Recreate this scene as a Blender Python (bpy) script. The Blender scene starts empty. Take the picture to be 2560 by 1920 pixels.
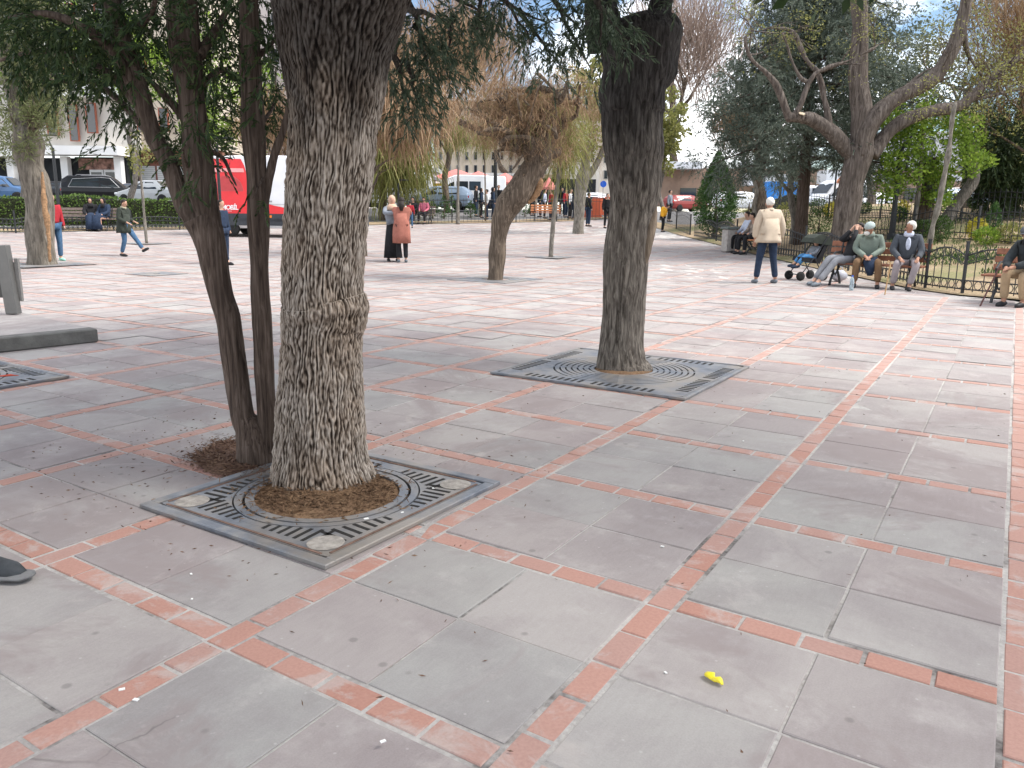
import bpy, bmesh, math, random
import numpy as np
from mathutils import Vector, Matrix, noise
R = math.radians
rnd = random.Random(7)
nr = np.random.default_rng(11)
scene = bpy.context.scene
COL = scene.collection

# ------------------------------------------------------------------ camera
FPX = 2018.0; YAW = 0.5492; PITCH = -0.2082; ROLL = 0.0108
CAM = Vector((2.028, -1.569, 1.359))
FW = Vector((-math.sin(YAW)*math.cos(PITCH), math.cos(YAW)*math.cos(PITCH), math.sin(PITCH)))
RT0 = Vector((math.cos(YAW), math.sin(YAW), 0)); UP0 = RT0.cross(FW)
RT = RT0*math.cos(ROLL) + UP0*math.sin(ROLL); UP = -RT0*math.sin(ROLL) + UP0*math.cos(ROLL)
cd = bpy.data.cameras.new('camera'); cam = bpy.data.objects.new('camera', cd); COL.objects.link(cam)
cam.matrix_world = Matrix(((RT.x, UP.x, -FW.x, CAM.x), (RT.y, UP.y, -FW.y, CAM.y), (RT.z, UP.z, -FW.z, CAM.z), (0, 0, 0, 1)))
cd.sensor_width = 36; cd.lens = 36*FPX/2560; cd.clip_start = .05; cd.clip_end = 900
scene.camera = cam
# ------------------------------------------------------------------ sky and sun
SUN_EL = R(52); SUN_AZ_VEC = (RT0*0.85 - Vector((-math.sin(YAW), math.cos(YAW), 0))*0.15).normalized()
w = bpy.data.worlds.new('World'); scene.world = w; w.use_nodes = True
nt = w.node_tree; nt.nodes.clear()
wo = nt.nodes.new('ShaderNodeOutputWorld'); bg = nt.nodes.new('ShaderNodeBackground'); bg.inputs[1].default_value = 0.05
sky = nt.nodes.new('ShaderNodeTexSky'); sky.sky_type = 'NISHITA'; sky.sun_disc = False
sky.sun_elevation = SUN_EL; sky.sun_rotation = math.atan2(SUN_AZ_VEC.x, SUN_AZ_VEC.y)
sky.air_density = 1.0; sky.dust_density = .2; sky.ozone_density = 2.5
tc = nt.nodes.new('ShaderNodeTexCoord'); mp = nt.nodes.new('ShaderNodeMapping'); mp.inputs['Scale'].default_value = (1.6, 1.6, 4)
ns = nt.nodes.new('ShaderNodeTexNoise'); ns.inputs['Scale'].default_value = 1.5; ns.inputs['Detail'].default_value = 7; ns.inputs['Roughness'].default_value = .58
rp = nt.nodes.new('ShaderNodeValToRGB'); rp.color_ramp.elements[0].position = .46; rp.color_ramp.elements[1].position = .62
mx = nt.nodes.new('ShaderNodeMix'); mx.data_type = 'RGBA'; mx.inputs[7].default_value = (20.5, 20.4, 20.6, 1)
nt.links.new(tc.outputs['Generated'], mp.inputs[0]); nt.links.new(mp.outputs[0], ns.inputs[0]); nt.links.new(ns.outputs[0], rp.inputs[0])
nt.links.new(rp.outputs[0], mx.inputs[0]); nt.links.new(sky.outputs[0], mx.inputs[6]); nt.links.new(mx.outputs[2], bg.inputs[0]); nt.links.new(bg.outputs[0], wo.inputs[0])
sd = bpy.data.lights.new('sun', 'SUN'); sd.energy = 1.6; sd.angle = R(24); sd.color = (1, .95, .89)
so = bpy.data.objects.new('sun', sd); COL.objects.link(so)
sdir = Vector((SUN_AZ_VEC.x*math.cos(SUN_EL), SUN_AZ_VEC.y*math.cos(SUN_EL), math.sin(SUN_EL)))
so.rotation_euler = (-sdir).to_track_quat('-Z', 'Y').to_euler(); so.location = (0, 0, 30)
scene.view_settings.view_transform = 'Standard'; scene.view_settings.look = 'None'
scene.view_settings.exposure = 1.9; scene.view_settings.gamma = 1

# ------------------------------------------------------------------ place geometry
U = 1.1   # metres per paving cell
def hz(x, y):
    d = math.hypot(x-CAM.x, y-CAM.y)
    def sp(t, k=1.2): return 0 if t < -12 else (t if t > 12*k else k*math.log1p(math.exp(t/k)))
    return .03*sp(d-20) + .04*sp(d-38) - .07*sp(d-54)
def ray(px, py):
    return (FW + RT*((px-1280)/FPX) + UP*((960-py)/FPX))
def G(px, py):            # where a viewing ray meets the ground
    r = ray(px, py); lo = .5; prev = None
    t = .5
    while t < 400:
        p = CAM + r*t
        if p.z < hz(p.x, p.y): break
        t *= 1.02
    a, b = t/1.02, t
    for _ in range(30):
        m = (a+b)/2; p = CAM + r*m
        if p.z < hz(p.x, p.y): b = m
        else: a = m
    p = CAM + r*b
    return Vector((p.x, p.y, hz(p.x, p.y)))
def VP(px, py, base, dd=0.0):      # point on the upright plane through base, dd metres behind it
    n = Vector((-math.sin(YAW), math.cos(YAW), 0)); r = ray(px, py)
    t = ((base-CAM).dot(n) + dd)/r.dot(n)
    return CAM + r*t
def DP(px, py, d):
    n = Vector((-math.sin(YAW), math.cos(YAW), 0)); r = ray(px, py)
    return CAM + r*(d/r.dot(n))
def depth(p): return (Vector(p)-CAM).dot(FW)
def gz(p, dz=0): return Vector((p[0], p[1], hz(p[0], p[1])+dz))
FACE = YAW    # rotation z for things whose local -y looks at the camera

# ------------------------------------------------------------------ objects
def tag(o, label=None, cat=None, group=None, kind=None):
    if label: o['label'] = label
    if cat: o['category'] = cat
    if group: o['group'] = group
    if kind: o['kind'] = kind
    return o
def empty(name, loc, rz=0, label=None, cat=None, group=None):
    o = bpy.data.objects.new(name, None); COL.objects.link(o); o.location = loc; o.rotation_euler = (0, 0, rz); o.empty_display_size = .1
    return tag(o, label, cat, group)
def link_mesh(name, me, mat, parent=None, smooth=False):
    if mat: me.materials.append(mat)
    if smooth: me.shade_smooth()
    o = bpy.data.objects.new(name, me); COL.objects.link(o)
    if parent: o.parent = parent
    return o
def copy_tree(o, parent=None):
    c = o.copy(); COL.objects.link(c); c.parent = parent
    for ch in list(o.children): copy_tree(ch, c)
    return c
class MB:
    def __init__(s): s.v = []; s.f = []; s.uv = None
    def add(s, vs, fs):
        n = len(s.v); s.v += [tuple(p) for p in vs]; s.f += [tuple(i+n for i in f) for f in fs]; return s
    def box(s, c, d, rz=0, rx=0, ry=0, bev=0):
        x, y, z = d[0]/2, d[1]/2, d[2]/2
        M = Matrix.Translation(c) @ Matrix.Rotation(rz, 4, 'Z') @ Matrix.Rotation(ry, 4, 'Y') @ Matrix.Rotation(rx, 4, 'X')
        if bev:
            b = min(bev, x*.49, y*.49, z*.49); vs = []
            for sz in (-1, 1):
                for k, (ix, iy, iz) in enumerate([(b, b, 0), (0, 0, b)] if sz < 0 else [(0, 0, b), (b, b, 0)]):
                    X, Y, Z = x-ix, y-iy, sz*(z-iz)
                    if k == (0 if sz < 0 else 1):
                        vs += [(-X, -Y, Z)]*1+[(X, -Y, Z), (X, Y, Z), (-X, Y, Z)]
                    else:
                        vs += [(-X, -Y, Z), (X, -Y, Z), (X, Y, Z), (-X, Y, Z)]
            fs = [(3, 2, 1, 0), (12, 13, 14, 15)]
            for k in range(3):
                for j in range(4):
                    a = k*4+j; bb = k*4+(j+1) % 4; fs.append((a, bb, bb+4, a+4))
            return s.add([M @ Vector(p) for p in vs], fs)
        vs = [(-x, -y, -z), (x, -y, -z), (x, y, -z), (-x, y, -z), (-x, -y, z), (x, -y, z), (x, y, z), (-x, y, z)]
        return s.add([M @ Vector(p) for p in vs], [(3, 2, 1, 0), (4, 5, 6, 7), (0, 1, 5, 4), (1, 2, 6, 5), (2, 3, 7, 6), (3, 0, 4, 7)])
    def tube(s, pts, rad, seg=8, fn=None, cap=True, sq=1):
        pts = [Vector(p) for p in pts]; n = len(pts)
        if not hasattr(rad, '__len__'): rad = [rad]*n
        t0 = (pts[1]-pts[0]).normalized(); a = Vector((1, 0, 0)) if abs(t0.x) < .8 else Vector((0, 1, 0))
        nx = (a - t0*a.dot(t0)).normalized(); vs = []; fs = []
        for i, p in enumerate(pts):
            t = (pts[min(i+1, n-1)]-pts[max(i-1, 0)]).normalized()
            nx = (nx - t*nx.dot(t)).normalized(); ny = t.cross(nx)
            for k in range(seg):
                th = 2*math.pi*k/seg; r = rad[i]
                dv = nx*math.cos(th)+ny*math.sin(th)*sq
                q = p + dv*r
                if fn: q = p + dv*(r+fn(q, dv, i, th))
                vs.append(q)
        for i in range(n-1):
            for k in range(seg):
                a = i*seg+k; b = i*seg+(k+1) % seg; fs.append((a, b, b+seg, a+seg))
        if cap: fs += [tuple(range(seg-1, -1, -1)), tuple(range((n-1)*seg, n*seg))]
        return s.add(vs, fs)
    def lathe(s, prof, c=(0, 0, 0), seg=16, axis='Z', rz=0):
        vs = []; fs = []; n = len(prof)
        M = Matrix.Translation(c) @ Matrix.Rotation(rz, 4, 'Z')
        if axis == 'X': M = M @ Matrix.Rotation(R(90), 4, 'Y')
        if axis == 'Y': M = M @ Matrix.Rotation(R(-90), 4, 'X')
        for r, z in prof:
            for k in range(seg):
                th = 2*math.pi*k/seg; vs.append(M @ Vector((r*math.cos(th), r*math.sin(th), z)))
        for i in range(n-1):
            for k in range(seg):
                a = i*seg+k; b = i*seg+(k+1) % seg; fs.append((a, b, b+seg, a+seg))
        fs += [tuple(range(seg-1, -1, -1)), tuple(range((n-1)*seg, n*seg))]
        return s.add(vs, fs)
    def ell(s, c, r, seg=12, ring=8, fn=None, M=None):
        vs = []; fs = []
        for i in range(ring+1):
            ph = math.pi*i/ring
            for k in range(seg):
                th = 2*math.pi*k/seg
                d = Vector((math.sin(ph)*math.cos(th), math.sin(ph)*math.sin(th), math.cos(ph)))
                m = 1+(fn(d) if fn else 0)
                p = Vector((d.x*r[0]*m, d.y*r[1]*m, d.z*r[2]*m))
                if M: p = M @ p
                vs.append(Vector(c)+p)
        for i in range(ring):
            for k in range(seg):
                a = i*seg+k; b = i*seg+(k+1) % seg; fs.append((a, a+seg, b+seg, b))
        return s.add(vs, fs)
    def prism(s, poly, y0, y1, M=None):   # poly in xz, extruded along y
        n = len(poly); vs = [Vector((x, y0, z)) for x, z in poly]+[Vector((x, y1, z)) for x, z in poly]
        if M: vs = [M @ v for v in vs]
        fs = [tuple(range(n)), tuple(range(2*n-1, n-1, -1))]+[((i+1) % n, i, i+n, (i+1) % n+n) for i in range(n)]
        return s.add(vs, fs)
    def build(s, name, mat, parent=None, smooth=False):
        me = bpy.data.meshes.new(name); me.from_pydata(s.v, [], s.f); me.update()
        return link_mesh(name, me, mat, parent, smooth)
def np_mesh(name, V, quads, mat, parent=None, smooth=False):
    me = bpy.data.meshes.new(name); V = np.asarray(V, dtype=np.float32).reshape(-1, 3); Q = np.asarray(quads, dtype=np.int32)
    k = Q.shape[1]
    me.vertices.add(len(V)); me.vertices.foreach_set('co', V.ravel())
    me.loops.add(Q.size); me.loops.foreach_set('vertex_index', Q.ravel())
    me.polygons.add(len(Q)); me.polygons.foreach_set('loop_start', np.arange(0, Q.size, k, dtype=np.int32))
    me.polygons.foreach_set('loop_total', np.full(len(Q), k, dtype=np.int32))
    me.update(calc_edges=True); me.validate()
    return link_mesh(name, me, mat, parent, smooth)

# ------------------------------------------------------------------ materials
MATS = {}
class N:
    def __init__(s, name):
        s.m = bpy.data.materials.new(name); s.m.use_nodes = True; s.t = s.m.node_tree; s.n = s.t.nodes; s.b = s.n['Principled BSDF']
    def new(s, typ, **kw):
        x = s.n.new(typ)
        for k, v in kw.items(): setattr(x, k, v)
        return x
    def L(s, a, b): s.t.links.new(a, b)
    def noise(s, scale, detail=4, rough=.55, vec=None, dist=0):
        x = s.new('ShaderNodeTexNoise'); x.inputs['Scale'].default_value = scale; x.inputs['Detail'].default_value = detail
        x.inputs['Roughness'].default_value = rough; x.inputs['Distortion'].default_value = dist
        if vec: s.L(vec, x.inputs[0])
        return x.outputs[0]
    def obj(s, scale=(1, 1, 1)):
        c = s.new('ShaderNodeTexCoord'); m = s.new('ShaderNodeMapping'); m.inputs['Scale'].default_value = scale
        s.L(c.outputs['Object'], m.inputs[0]); return m.outputs[0]
    def ramp(s, fac, stops):
        r = s.new('ShaderNodeValToRGB'); e = r.color_ramp.elements
        while len(e) < len(stops): e.new(.5)
        for i, (p, c) in enumerate(stops):
            e[i].position = p; e[i].color = (*c, 1) if len(c) == 3 else c
        s.L(fac, r.inputs[0]); return r.outputs[0]
    def mix(s, fac, a, b, mode='MIX'):
        x = s.new('ShaderNodeMix'); x.data_type = 'RGBA'; x.blend_type = mode
        for i, q in ((0, fac), (6, a), (7, b)):
            if isinstance(q, (int, float)): x.inputs[i].default_value = q
            elif isinstance(q, (tuple, list)): x.inputs[i].default_value = (*q, 1) if len(q) == 3 else q
            else: s.L(q, x.inputs[i])
        return x.outputs[2]
    def math(s, op, a, b=0.0, c=None):
        x = s.new('ShaderNodeMath'); x.operation = op
        for i, q in enumerate((a, b, c)):
            if q is None: continue
            if isinstance(q, (int, float)): x.inputs[i].default_value = q
            else: s.L(q, x.inputs[i])
        return x.outputs[0]
    def isl(s): return s.new('ShaderNodeNewGeometry').outputs['Random Per Island']
    def bump(s, h, strength=.3, dist=.01):
        x = s.new('ShaderNodeBump'); x.inputs['Strength'].default_value = strength; x.inputs['Distance'].default_value = dist
        s.L(h, x.inputs['Height']); s.L(x.outputs[0], s.b.inputs['Normal'])
    def col(s, c):
        if isinstance(c, (tuple, list)): s.b.inputs['Base Color'].default_value = (*c, 1)
        else: s.L(c, s.b.inputs['Base Color'])
    def fin(s, rough=.8, spec=.3, metal=0):
        s.b.inputs['Roughness'].default_value = rough; s.b.inputs['Specular IOR Level'].default_value = spec; s.b.inputs['Metallic'].default_value = metal
        return s.m
def plain(name, c, rough=.7, var=.25, scale=8, spec=.3, metal=0, bump=0):
    if name in MATS: return MATS[name]
    n = N(name); f = n.noise(scale, 5, .6, n.obj())
    lo = tuple(x*(1-var) for x in c); hi = tuple(min(1, x*(1+var)) for x in c)
    n.col(n.ramp(f, [(.3, lo), (.7, hi)]))
    if bump: n.bump(n.noise(scale*6, 4, .6, n.obj()), bump, .01)
    MATS[name] = n.fin(rough, spec, metal); return MATS[name]
def leafmat(name, stops, rough=.6, trans=.25, clump=1.2):
    if name in MATS: return MATS[name]
    n = N(name); i = n.isl(); f = n.noise(clump, 3, .6, n.obj())
    k = n.math('ADD', n.math('MULTIPLY', i, .55), n.math('MULTIPLY', f, .5))
    c = n.ramp(k, stops); n.col(c); n.fin(rough, .25)
    if trans:
        out = n.n['Material Output']; tr = n.new('ShaderNodeBsdfTranslucent'); n.L(c, tr.inputs[0]); ms = n.new('ShaderNodeMixShader'); ms.inputs[0].default_value = trans
        n.L(n.b.outputs[0], ms.inputs[1]); n.L(tr.outputs[0], ms.inputs[2]); n.L(ms.outputs[0], out.inputs[0])
    MATS[name] = n.m; return n.m
def barkmat(name, dark, mid, light, zs=.22, sc=26, bump=.9, bd=.02):
    if name in MATS: return MATS[name]
    n = N(name); v = n.obj((1, 1, zs)); a = n.noise(sc, 5, .62, v, .6); b = n.noise(2.5, 4, .6, n.obj())
    c = n.ramp(a, [(.34, dark), (.5, mid), (.66, light)])
    c = n.mix(n.ramp(b, [(.4, (0, 0, 0)), (.65, (1, 1, 1))]), c, n.mix(.5, c, tuple(x*.7 for x in mid)))
    n.col(c); n.bump(a, bump, bd); MATS[name] = n.fin(.9, .15); return MATS[name]
# ------------------------------------------------------------------ setting: ground, paving, beds
def terrain(name, fn, mat, ang=(-70, 70), ds=None, keep=None, kind='structure'):
    ds = ds or [0.2, 1, 2, 4, 6, 8, 11, 14, 17, 20, 22, 24, 26, 28, 31, 34, 37, 40, 43, 46, 50, 54, 58, 65, 80, 110, 160, 260, 420]
    A = np.radians(np.arange(0, 361, 4)); V = []; Q = []
    for d in ds:
        for a in A:
            x = CAM.x+d*math.cos(a); y = CAM.y+d*math.sin(a); V.append((x, y, fn(x, y)))
    m = len(A)
    for i in range(len(ds)-1):
        for k in range(m-1): Q.append((i*m+k, (i+1)*m+k, (i+1)*m+k+1, i*m+k+1))
    o = np_mesh(name, V, Q, mat, smooth=True); tag(o, kind=kind); return o
n = N('asphalt'); f = n.noise(.6, 5, .6, n.obj()); g = n.noise(120, 2, .6, n.obj())
n.col(n.mix(.35, n.ramp(f, [(.3, (.13, .125, .12)), (.7, (.2, .19, .185))]), n.ramp(g, [(.3, (.09, .09, .09)), (.7, (.24, .23, .22))])))
n.bump(g, .3, .004); asphalt = n.fin(.9, .2)
terrain('ground', lambda x, y: hz(x, y)-.05, asphalt)

# slab, brick, mortar materials
n = N('stone_slab'); i = n.isl(); o1 = n.obj()
base = n.ramp(i, [(0, (.318, .306, .285)), (.18, (.360, .330, .308)), (.36, (.300, .262, .252)), (.54, (.375, .345, .322)), (.7, (.32, .308, .29)), (.85, (.335, .287, .272)), (1, (.345, .325, .305))])
st = n.noise(1.7, 6, .62, o1, .4); sr = n.noise(60, 3, .6, n.obj((1, .18, 1))); big = n.noise(.35, 4, .6, o1)
c = n.mix(n.ramp(st, [(.42, (0, 0, 0)), (.62, (1, 1, 1))]), base, n.mix(1, base, (.8, .77, .79), 'MULTIPLY'))
c = n.mix(n.ramp(n.noise(4.2, 6, .65, o1), [(.55, (0, 0, 0)), (.75, (.55, .55, .55))]), c, (.47, .435, .41))
c = n.mix(n.ramp(n.noise(2.9, 5, .7, o1), [(.62, (0, 0, 0)), (.74, (.4, .4, .4))]), c, (.21, .185, .178))
c = n.mix(.07, c, n.ramp(sr, [(.35, (.19, .18, .18)), (.65, (.42, .40, .39))]))
c = n.mix(.12, c, n.ramp(n.noise(190, 3, .7, o1), [(.3, (.14, .13, .125)), (.7, (.5, .47, .45))]))
c = n.mix(n.ramp(n.noise(.9, 6, .7, o1, .8), [(.52, (0, 0, 0)), (.60, (.7, .7, .7))]), c, (.255, .215, .208))
c = n.mix(n.ramp(n.noise(1.5, 7, .75, n.obj((1, 1, 1)), 1.2), [(.58, (0, 0, 0)), (.70, (.55, .55, .55))]), c, (.43, .385, .355))
vo = n.new('ShaderNodeTexVoronoi'); vo.inputs['Scale'].default_value = 5.5; n.L(o1, vo.inputs['Vector'])
c = n.mix(n.ramp(vo.outputs['Distance'], [(.06, (.55, .55, .55)), (.10, (0, 0, 0))]), c, (.17, .155, .15))
vo = n.new('ShaderNodeTexVoronoi'); vo.inputs['Scale'].default_value = 13; n.L(o1, vo.inputs['Vector'])
c = n.mix(n.ramp(vo.outputs['Distance'], [(.04, (.35, .35, .35)), (.08, (0, 0, 0))]), c, (.52, .49, .46))
vo = n.new('ShaderNodeTexVoronoi'); vo.feature = 'DISTANCE_TO_EDGE'; vo.inputs['Scale'].default_value = .8; n.L(n.mix(.25, o1, n.noise(2.5, 5, .6, o1)), vo.inputs['Vector'])
c = n.mix(n.math('MULTIPLY', n.ramp(vo.outputs['Distance'], [(.0, (.6, .6, .6)), (.004, (0, 0, 0))]), n.ramp(n.noise(.7, 3, .6, o1), [(.6, (0, 0, 0)), (.66, (1, 1, 1))])), c, (.11, .1, .095))
n.col(c); n.bump(n.mix(.8, sr, n.noise(150, 3, .6, o1)), .25, .003); slabm = n.fin(.9, .18)
n = N('red_brick_paver'); i = n.isl(); o1 = n.obj()
base = n.ramp(i, [(0, (.375, .195, .15)), (.5, (.41, .235, .19)), (1, (.37, .225, .19))])
wear = n.ramp(n.noise(3.6, 7, .72, o1, .5), [(.52, (0, 0, 0)), (.60, (1, 1, 1))])
c = n.mix(n.math('MULTIPLY', n.ramp(i, [(.45, (0, 0, 0)), (1, (1, 1, 1))]), .12), base, (.34, .29, .27))
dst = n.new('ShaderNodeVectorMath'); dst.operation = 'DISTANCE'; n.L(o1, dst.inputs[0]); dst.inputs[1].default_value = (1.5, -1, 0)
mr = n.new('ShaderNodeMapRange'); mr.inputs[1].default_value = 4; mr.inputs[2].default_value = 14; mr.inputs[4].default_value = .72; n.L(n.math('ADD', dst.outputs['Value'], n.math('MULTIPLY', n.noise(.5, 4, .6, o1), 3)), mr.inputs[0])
c = n.mix(mr.outputs[0], c, (.40, .315, .285))  # brick colour paled with distance, standing in for glare and haze
c = n.mix(n.math('MULTIPLY', wear, .75), c, (.42, .37, .34))
c = n.mix(.2, c, n.ramp(n.noise(90, 3, .6, o1), [(.3, (.25, .13, .1)), (.7, (.55, .33, .27))]))
n.col(c); n.bump(n.noise(140, 3, .6, o1), .3, .003); brickm = n.fin(.9, .15)
n = N('joint_mortar'); o1 = n.obj()
c = n.ramp(n.noise(2.2, 4, .7, o1), [(.36, (.09, .08, .075)), (.42, (.32, .30, .28)), (.56, (.50, .475, .445))])
n.col(n.mix(.3, c, n.ramp(n.noise(60, 4, .6, o1), [(.3, (.1, .09, .085)), (.7, (.5, .48, .46))]))); n.bump(n.noise(80, 4, .6, o1), .6, .01); mortar = n.fin(.95, .1)

# plaza outline: inside the fences, measured on the ground
PL_OUT = [(-700, 580), (60, 581), (440, 574), (620, 570), (1040, 560), (1280, 557), (1430, 553), (1560, 545), (1640, 570), (1735, 597), (1900, 640), (2140, 693), (2300, 727), (2400, 740), (2560, 753), (3300, 900)]
outl = [G(*p) for p in PL_OUT]
def inside(x, y):
    # angular interpolation of the plaza edge distance
    a = math.atan2(x-CAM.x, y-CAM.y); d = math.hypot(x-CAM.x, y-CAM.y)
    return d < edge(a)
_ea = [math.atan2(p.x-CAM.x, p.y-CAM.y) for p in outl]; _ed = [math.hypot(p.x-CAM.x, p.y-CAM.y) for p in outl]
def edge(a):
    if a <= _ea[0]: return _ed[0]
    if a >= _ea[-1]: return _ed[-1]
    for k in range(len(_ea)-1):
        if _ea[k] <= a <= _ea[k+1]:
            t = (a-_ea[k])/(_ea[k+1]-_ea[k]); i0, i1 = 1/_ed[k], 1/_ed[k+1]; return 1/(i0*(1-t)+i1*t)
    return 10
UL = {0: 0, 1: .955, 2: 1.848, 3: 2.809}
def ul(k):
    if k in UL: return UL[k]
    return 2.809+(k-3)*.955 if k > 3 else k*.955
def W2(v, u): return U*v, U*(u-.033*v)
slabs = MB(); bricks = MB()
def flat(mb, v0, v1, u0, u1, dz, ch=.0):
    if mb is bricks: v0 += .002; v1 -= .002; u0 += .002; u1 -= .002
    g = .0045/U*rnd.uniform(.5, 1.5)
    v0 += g; v1 -= g; u0 += g; u1 -= g
    cx, cy = W2((v0+v1)/2, (u0+u1)/2)
    if not inside(cx, cy): return
    near = math.hypot(cx-CAM.x, cy-CAM.y) < 9
    ps = [W2(v0, u0), W2(v1, u0), W2(v1, u1), W2(v0, u1)]
    if near:
        e = .003
        q = [W2(v0+e, u0+e), W2(v1-e, u0+e), W2(v1-e, u1-e), W2(v0+e, u1-e)]
        tx, ty = rnd.uniform(-.0016, .0016), rnd.uniform(-.0016, .0016)
        vs = [(x, y, -.012) for x, y in ps]+[(x, y, dz-.003) for x, y in ps]+[(x, y, dz+hz(x, y)+tx*(k in (0, 3))+ty*(k < 2)) for k, (x, y) in enumerate(q)]
        fs = [(0, 1, 5, 4), (1, 2, 6, 5), (2, 3, 7, 6), (3, 0, 4, 7), (4, 5, 9, 8), (5, 6, 10, 9), (6, 7, 11, 10), (7, 4, 8, 11), (8, 9, 10, 11)]
    else:
        vs = [(x, y, hz(x, y)+dz) for x, y in ps]; fs = [(0, 1, 2, 3)]
    mb.add(vs, fs)
SW = .052
for iv in range(-46, 12):
    for iu in range(-6, 48):
        cx, cy = W2(iv+.5, ul(iu)+.5); d = math.hypot(cx-CAM.x, cy-CAM.y)
        if d > 45 or not inside(*W2(iv+.5, ul(iu)+.45)): continue
        if (Vector((cx, cy, 0))-CAM).dot(Vector((FW.x, FW.y, 0)).normalized()) < -1.5: continue
        u0, u1 = ul(iu), ul(iu+1)
        jv, ju = rnd.uniform(-.008, .008), rnd.uniform(-.008, .008)
        vm = iv+.5+jv; um = (u0+u1)/2+ju
        for a, b in ((iv+SW, vm), (vm, iv+1-SW)):
            for c_, e_ in ((u0+SW, um), (um, u1-SW)):
                flat(slabs, a, b, c_, e_, rnd.uniform(-.003, .002))
        # bricks along the two edges of the cell
        nb = 5
        off = rnd.uniform(-.25, .25)
        L = u1-u0; cuts = [0]+[(k+off)/nb for k in range(1, nb)]+[1]
        for k in range(nb): flat(bricks, iv-SW+.004, iv+SW-.004, u0-SW+cuts[k]*L, u0-SW+cuts[k+1]*L, rnd.uniform(-.003, .001))
        off = rnd.uniform(-.2, .2); cuts = [0]+[(k+off)/nb for k in range(1, nb)]+[1]
        L = 1-2*SW
        for k in range(nb): flat(bricks, iv+SW+cuts[k]*L, iv+SW+cuts[k+1]*L, u0-SW+.004, u0+SW-.004, rnd.uniform(-.003, .001))
tag(slabs.build('plaza_paving', slabm), kind='structure')
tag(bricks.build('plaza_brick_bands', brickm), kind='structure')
# mortar bed under the paving, clipped to the plaza outline
A = np.linspace(_ea[0]-1.2, _ea[-1]+1.4, 120); V = []; Q = []
NS = 40
for a in A:
    e = edge(a)
    for k in range(NS+1):
        d = .1+(e-.1)*(k/NS)**1.6; x = CAM.x+d*math.sin(a); y = CAM.y+d*math.cos(a); V.append((x, y, hz(x, y)-.0045))
for i in range(len(A)-1):
    for k in range(NS): Q.append((i*(NS+1)+k, (i+1)*(NS+1)+k, (i+1)*(NS+1)+k+1, i*(NS+1)+k+1))
tag(np_mesh('plaza_mortar_bed', V, Q, mortar), kind='structure')

# planted beds beyond the railings (soil, litter, thin grass)
n = N('bed_soil'); o1 = n.obj()
c = n.ramp(n.noise(1.3, 6, .65, o1), [(.3, (.20, .14, .085)), (.5, (.33, .245, .155)), (.7, (.42, .33, .22))])
c = n.mix(n.ramp(n.noise(.45, 5, .6, o1), [(.5, (0, 0, 0)), (.62, (.8, .8, .8))]), c, (.12, .17, .05))
n.col(n.mix(.4, c, n.ramp(n.noise(22, 5, .7, o1), [(.3, (.12, .085, .05)), (.7, (.5, .4, .27))]))); n.bump(n.noise(15, 5, .7, o1), .8, .05); soil = n.fin(.95, .1)
def hpark(x, y):
    a = math.atan2(x-CAM.x, y-CAM.y); d = math.hypot(x-CAM.x, y-CAM.y); e = edge(a)
    if a < 0.0: k = .0
    b = max(0, d-e)
    right = 1/(1+math.exp(-(a+.32)*14))         # only the park on the right is banked up
    return hz(x, y)+.02+right*min(b*.075, 1.35)*(1 if d < 40 else max(0, 1-(d-40)/14))
V = []; Q = []; A = np.linspace(_ea[0], _ea[-1]+.5, 140); NS = 30
for a in A:
    e = edge(a); right = 1/(1+math.exp(-(a+.32)*14)); wd = 1.6+ (46-e-1.6)*right if e < 46 else 1.6
    wd = max(wd, 1.6)
    for k in range(NS+1):
        d = e+.02+wd*k/NS; x = CAM.x+d*math.sin(a); y = CAM.y+d*math.cos(a); V.append((x, y, hpark(x, y)+.03*noise.noise(Vector((x, y, 0)))*(k > 0)))
for i in range(len(A)-1):
    for k in range(NS): Q.append((i*(NS+1)+k, (i+1)*(NS+1)+k, (i+1)*(NS+1)+k+1, i*(NS+1)+k+1))
tag(np_mesh('planting_bed', V, Q, soil, smooth=True), kind='structure')
# ------------------------------------------------------------------ tree grates
iron = N('cast_iron'); o1 = iron.obj()
ci = iron.ramp(iron.noise(6, 6, .65, o1), [(.3, (.09, .10, .12)), (.5, (.16, .175, .20)), (.75, (.30, .29, .275))])
ci = iron.mix(iron.ramp(iron.noise(2.3, 5, .6, o1), [(.42, (0, 0, 0)), (.62, (.85, .85, .85))]), ci, (.28, .245, .205))
iron.col(ci); iron.bump(iron.noise(60, 4, .6, o1), .35, .005); iron = iron.fin(.5, .5, .25)
rust = plain('rusty_iron', (.16, .10, .075), .8, .4, 20)
pit = plain('grate_slot_dark', (.02, .018, .016), .95, .3, 12)
medal = plain('dusty_medallion', (.33, .30, .265), .85, .3, 30, bump=.5)
litter = N('bark_litter'); o1 = litter.obj()
litter.col(litter.mix(.5, litter.ramp(litter.noise(45, 5, .7, o1), [(.3, (.06, .035, .022)), (.5, (.19, .115, .07)), (.72, (.42, .30, .18))]), litter.ramp(litter.noise(9, 4, .6, o1), [(.3, (.12, .07, .045)), (.7, (.3, .19, .11))])))
litter.bump(litter.noise(50, 5, .7, o1), 1, .02); litter = litter.fin(.95, .1)
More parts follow.
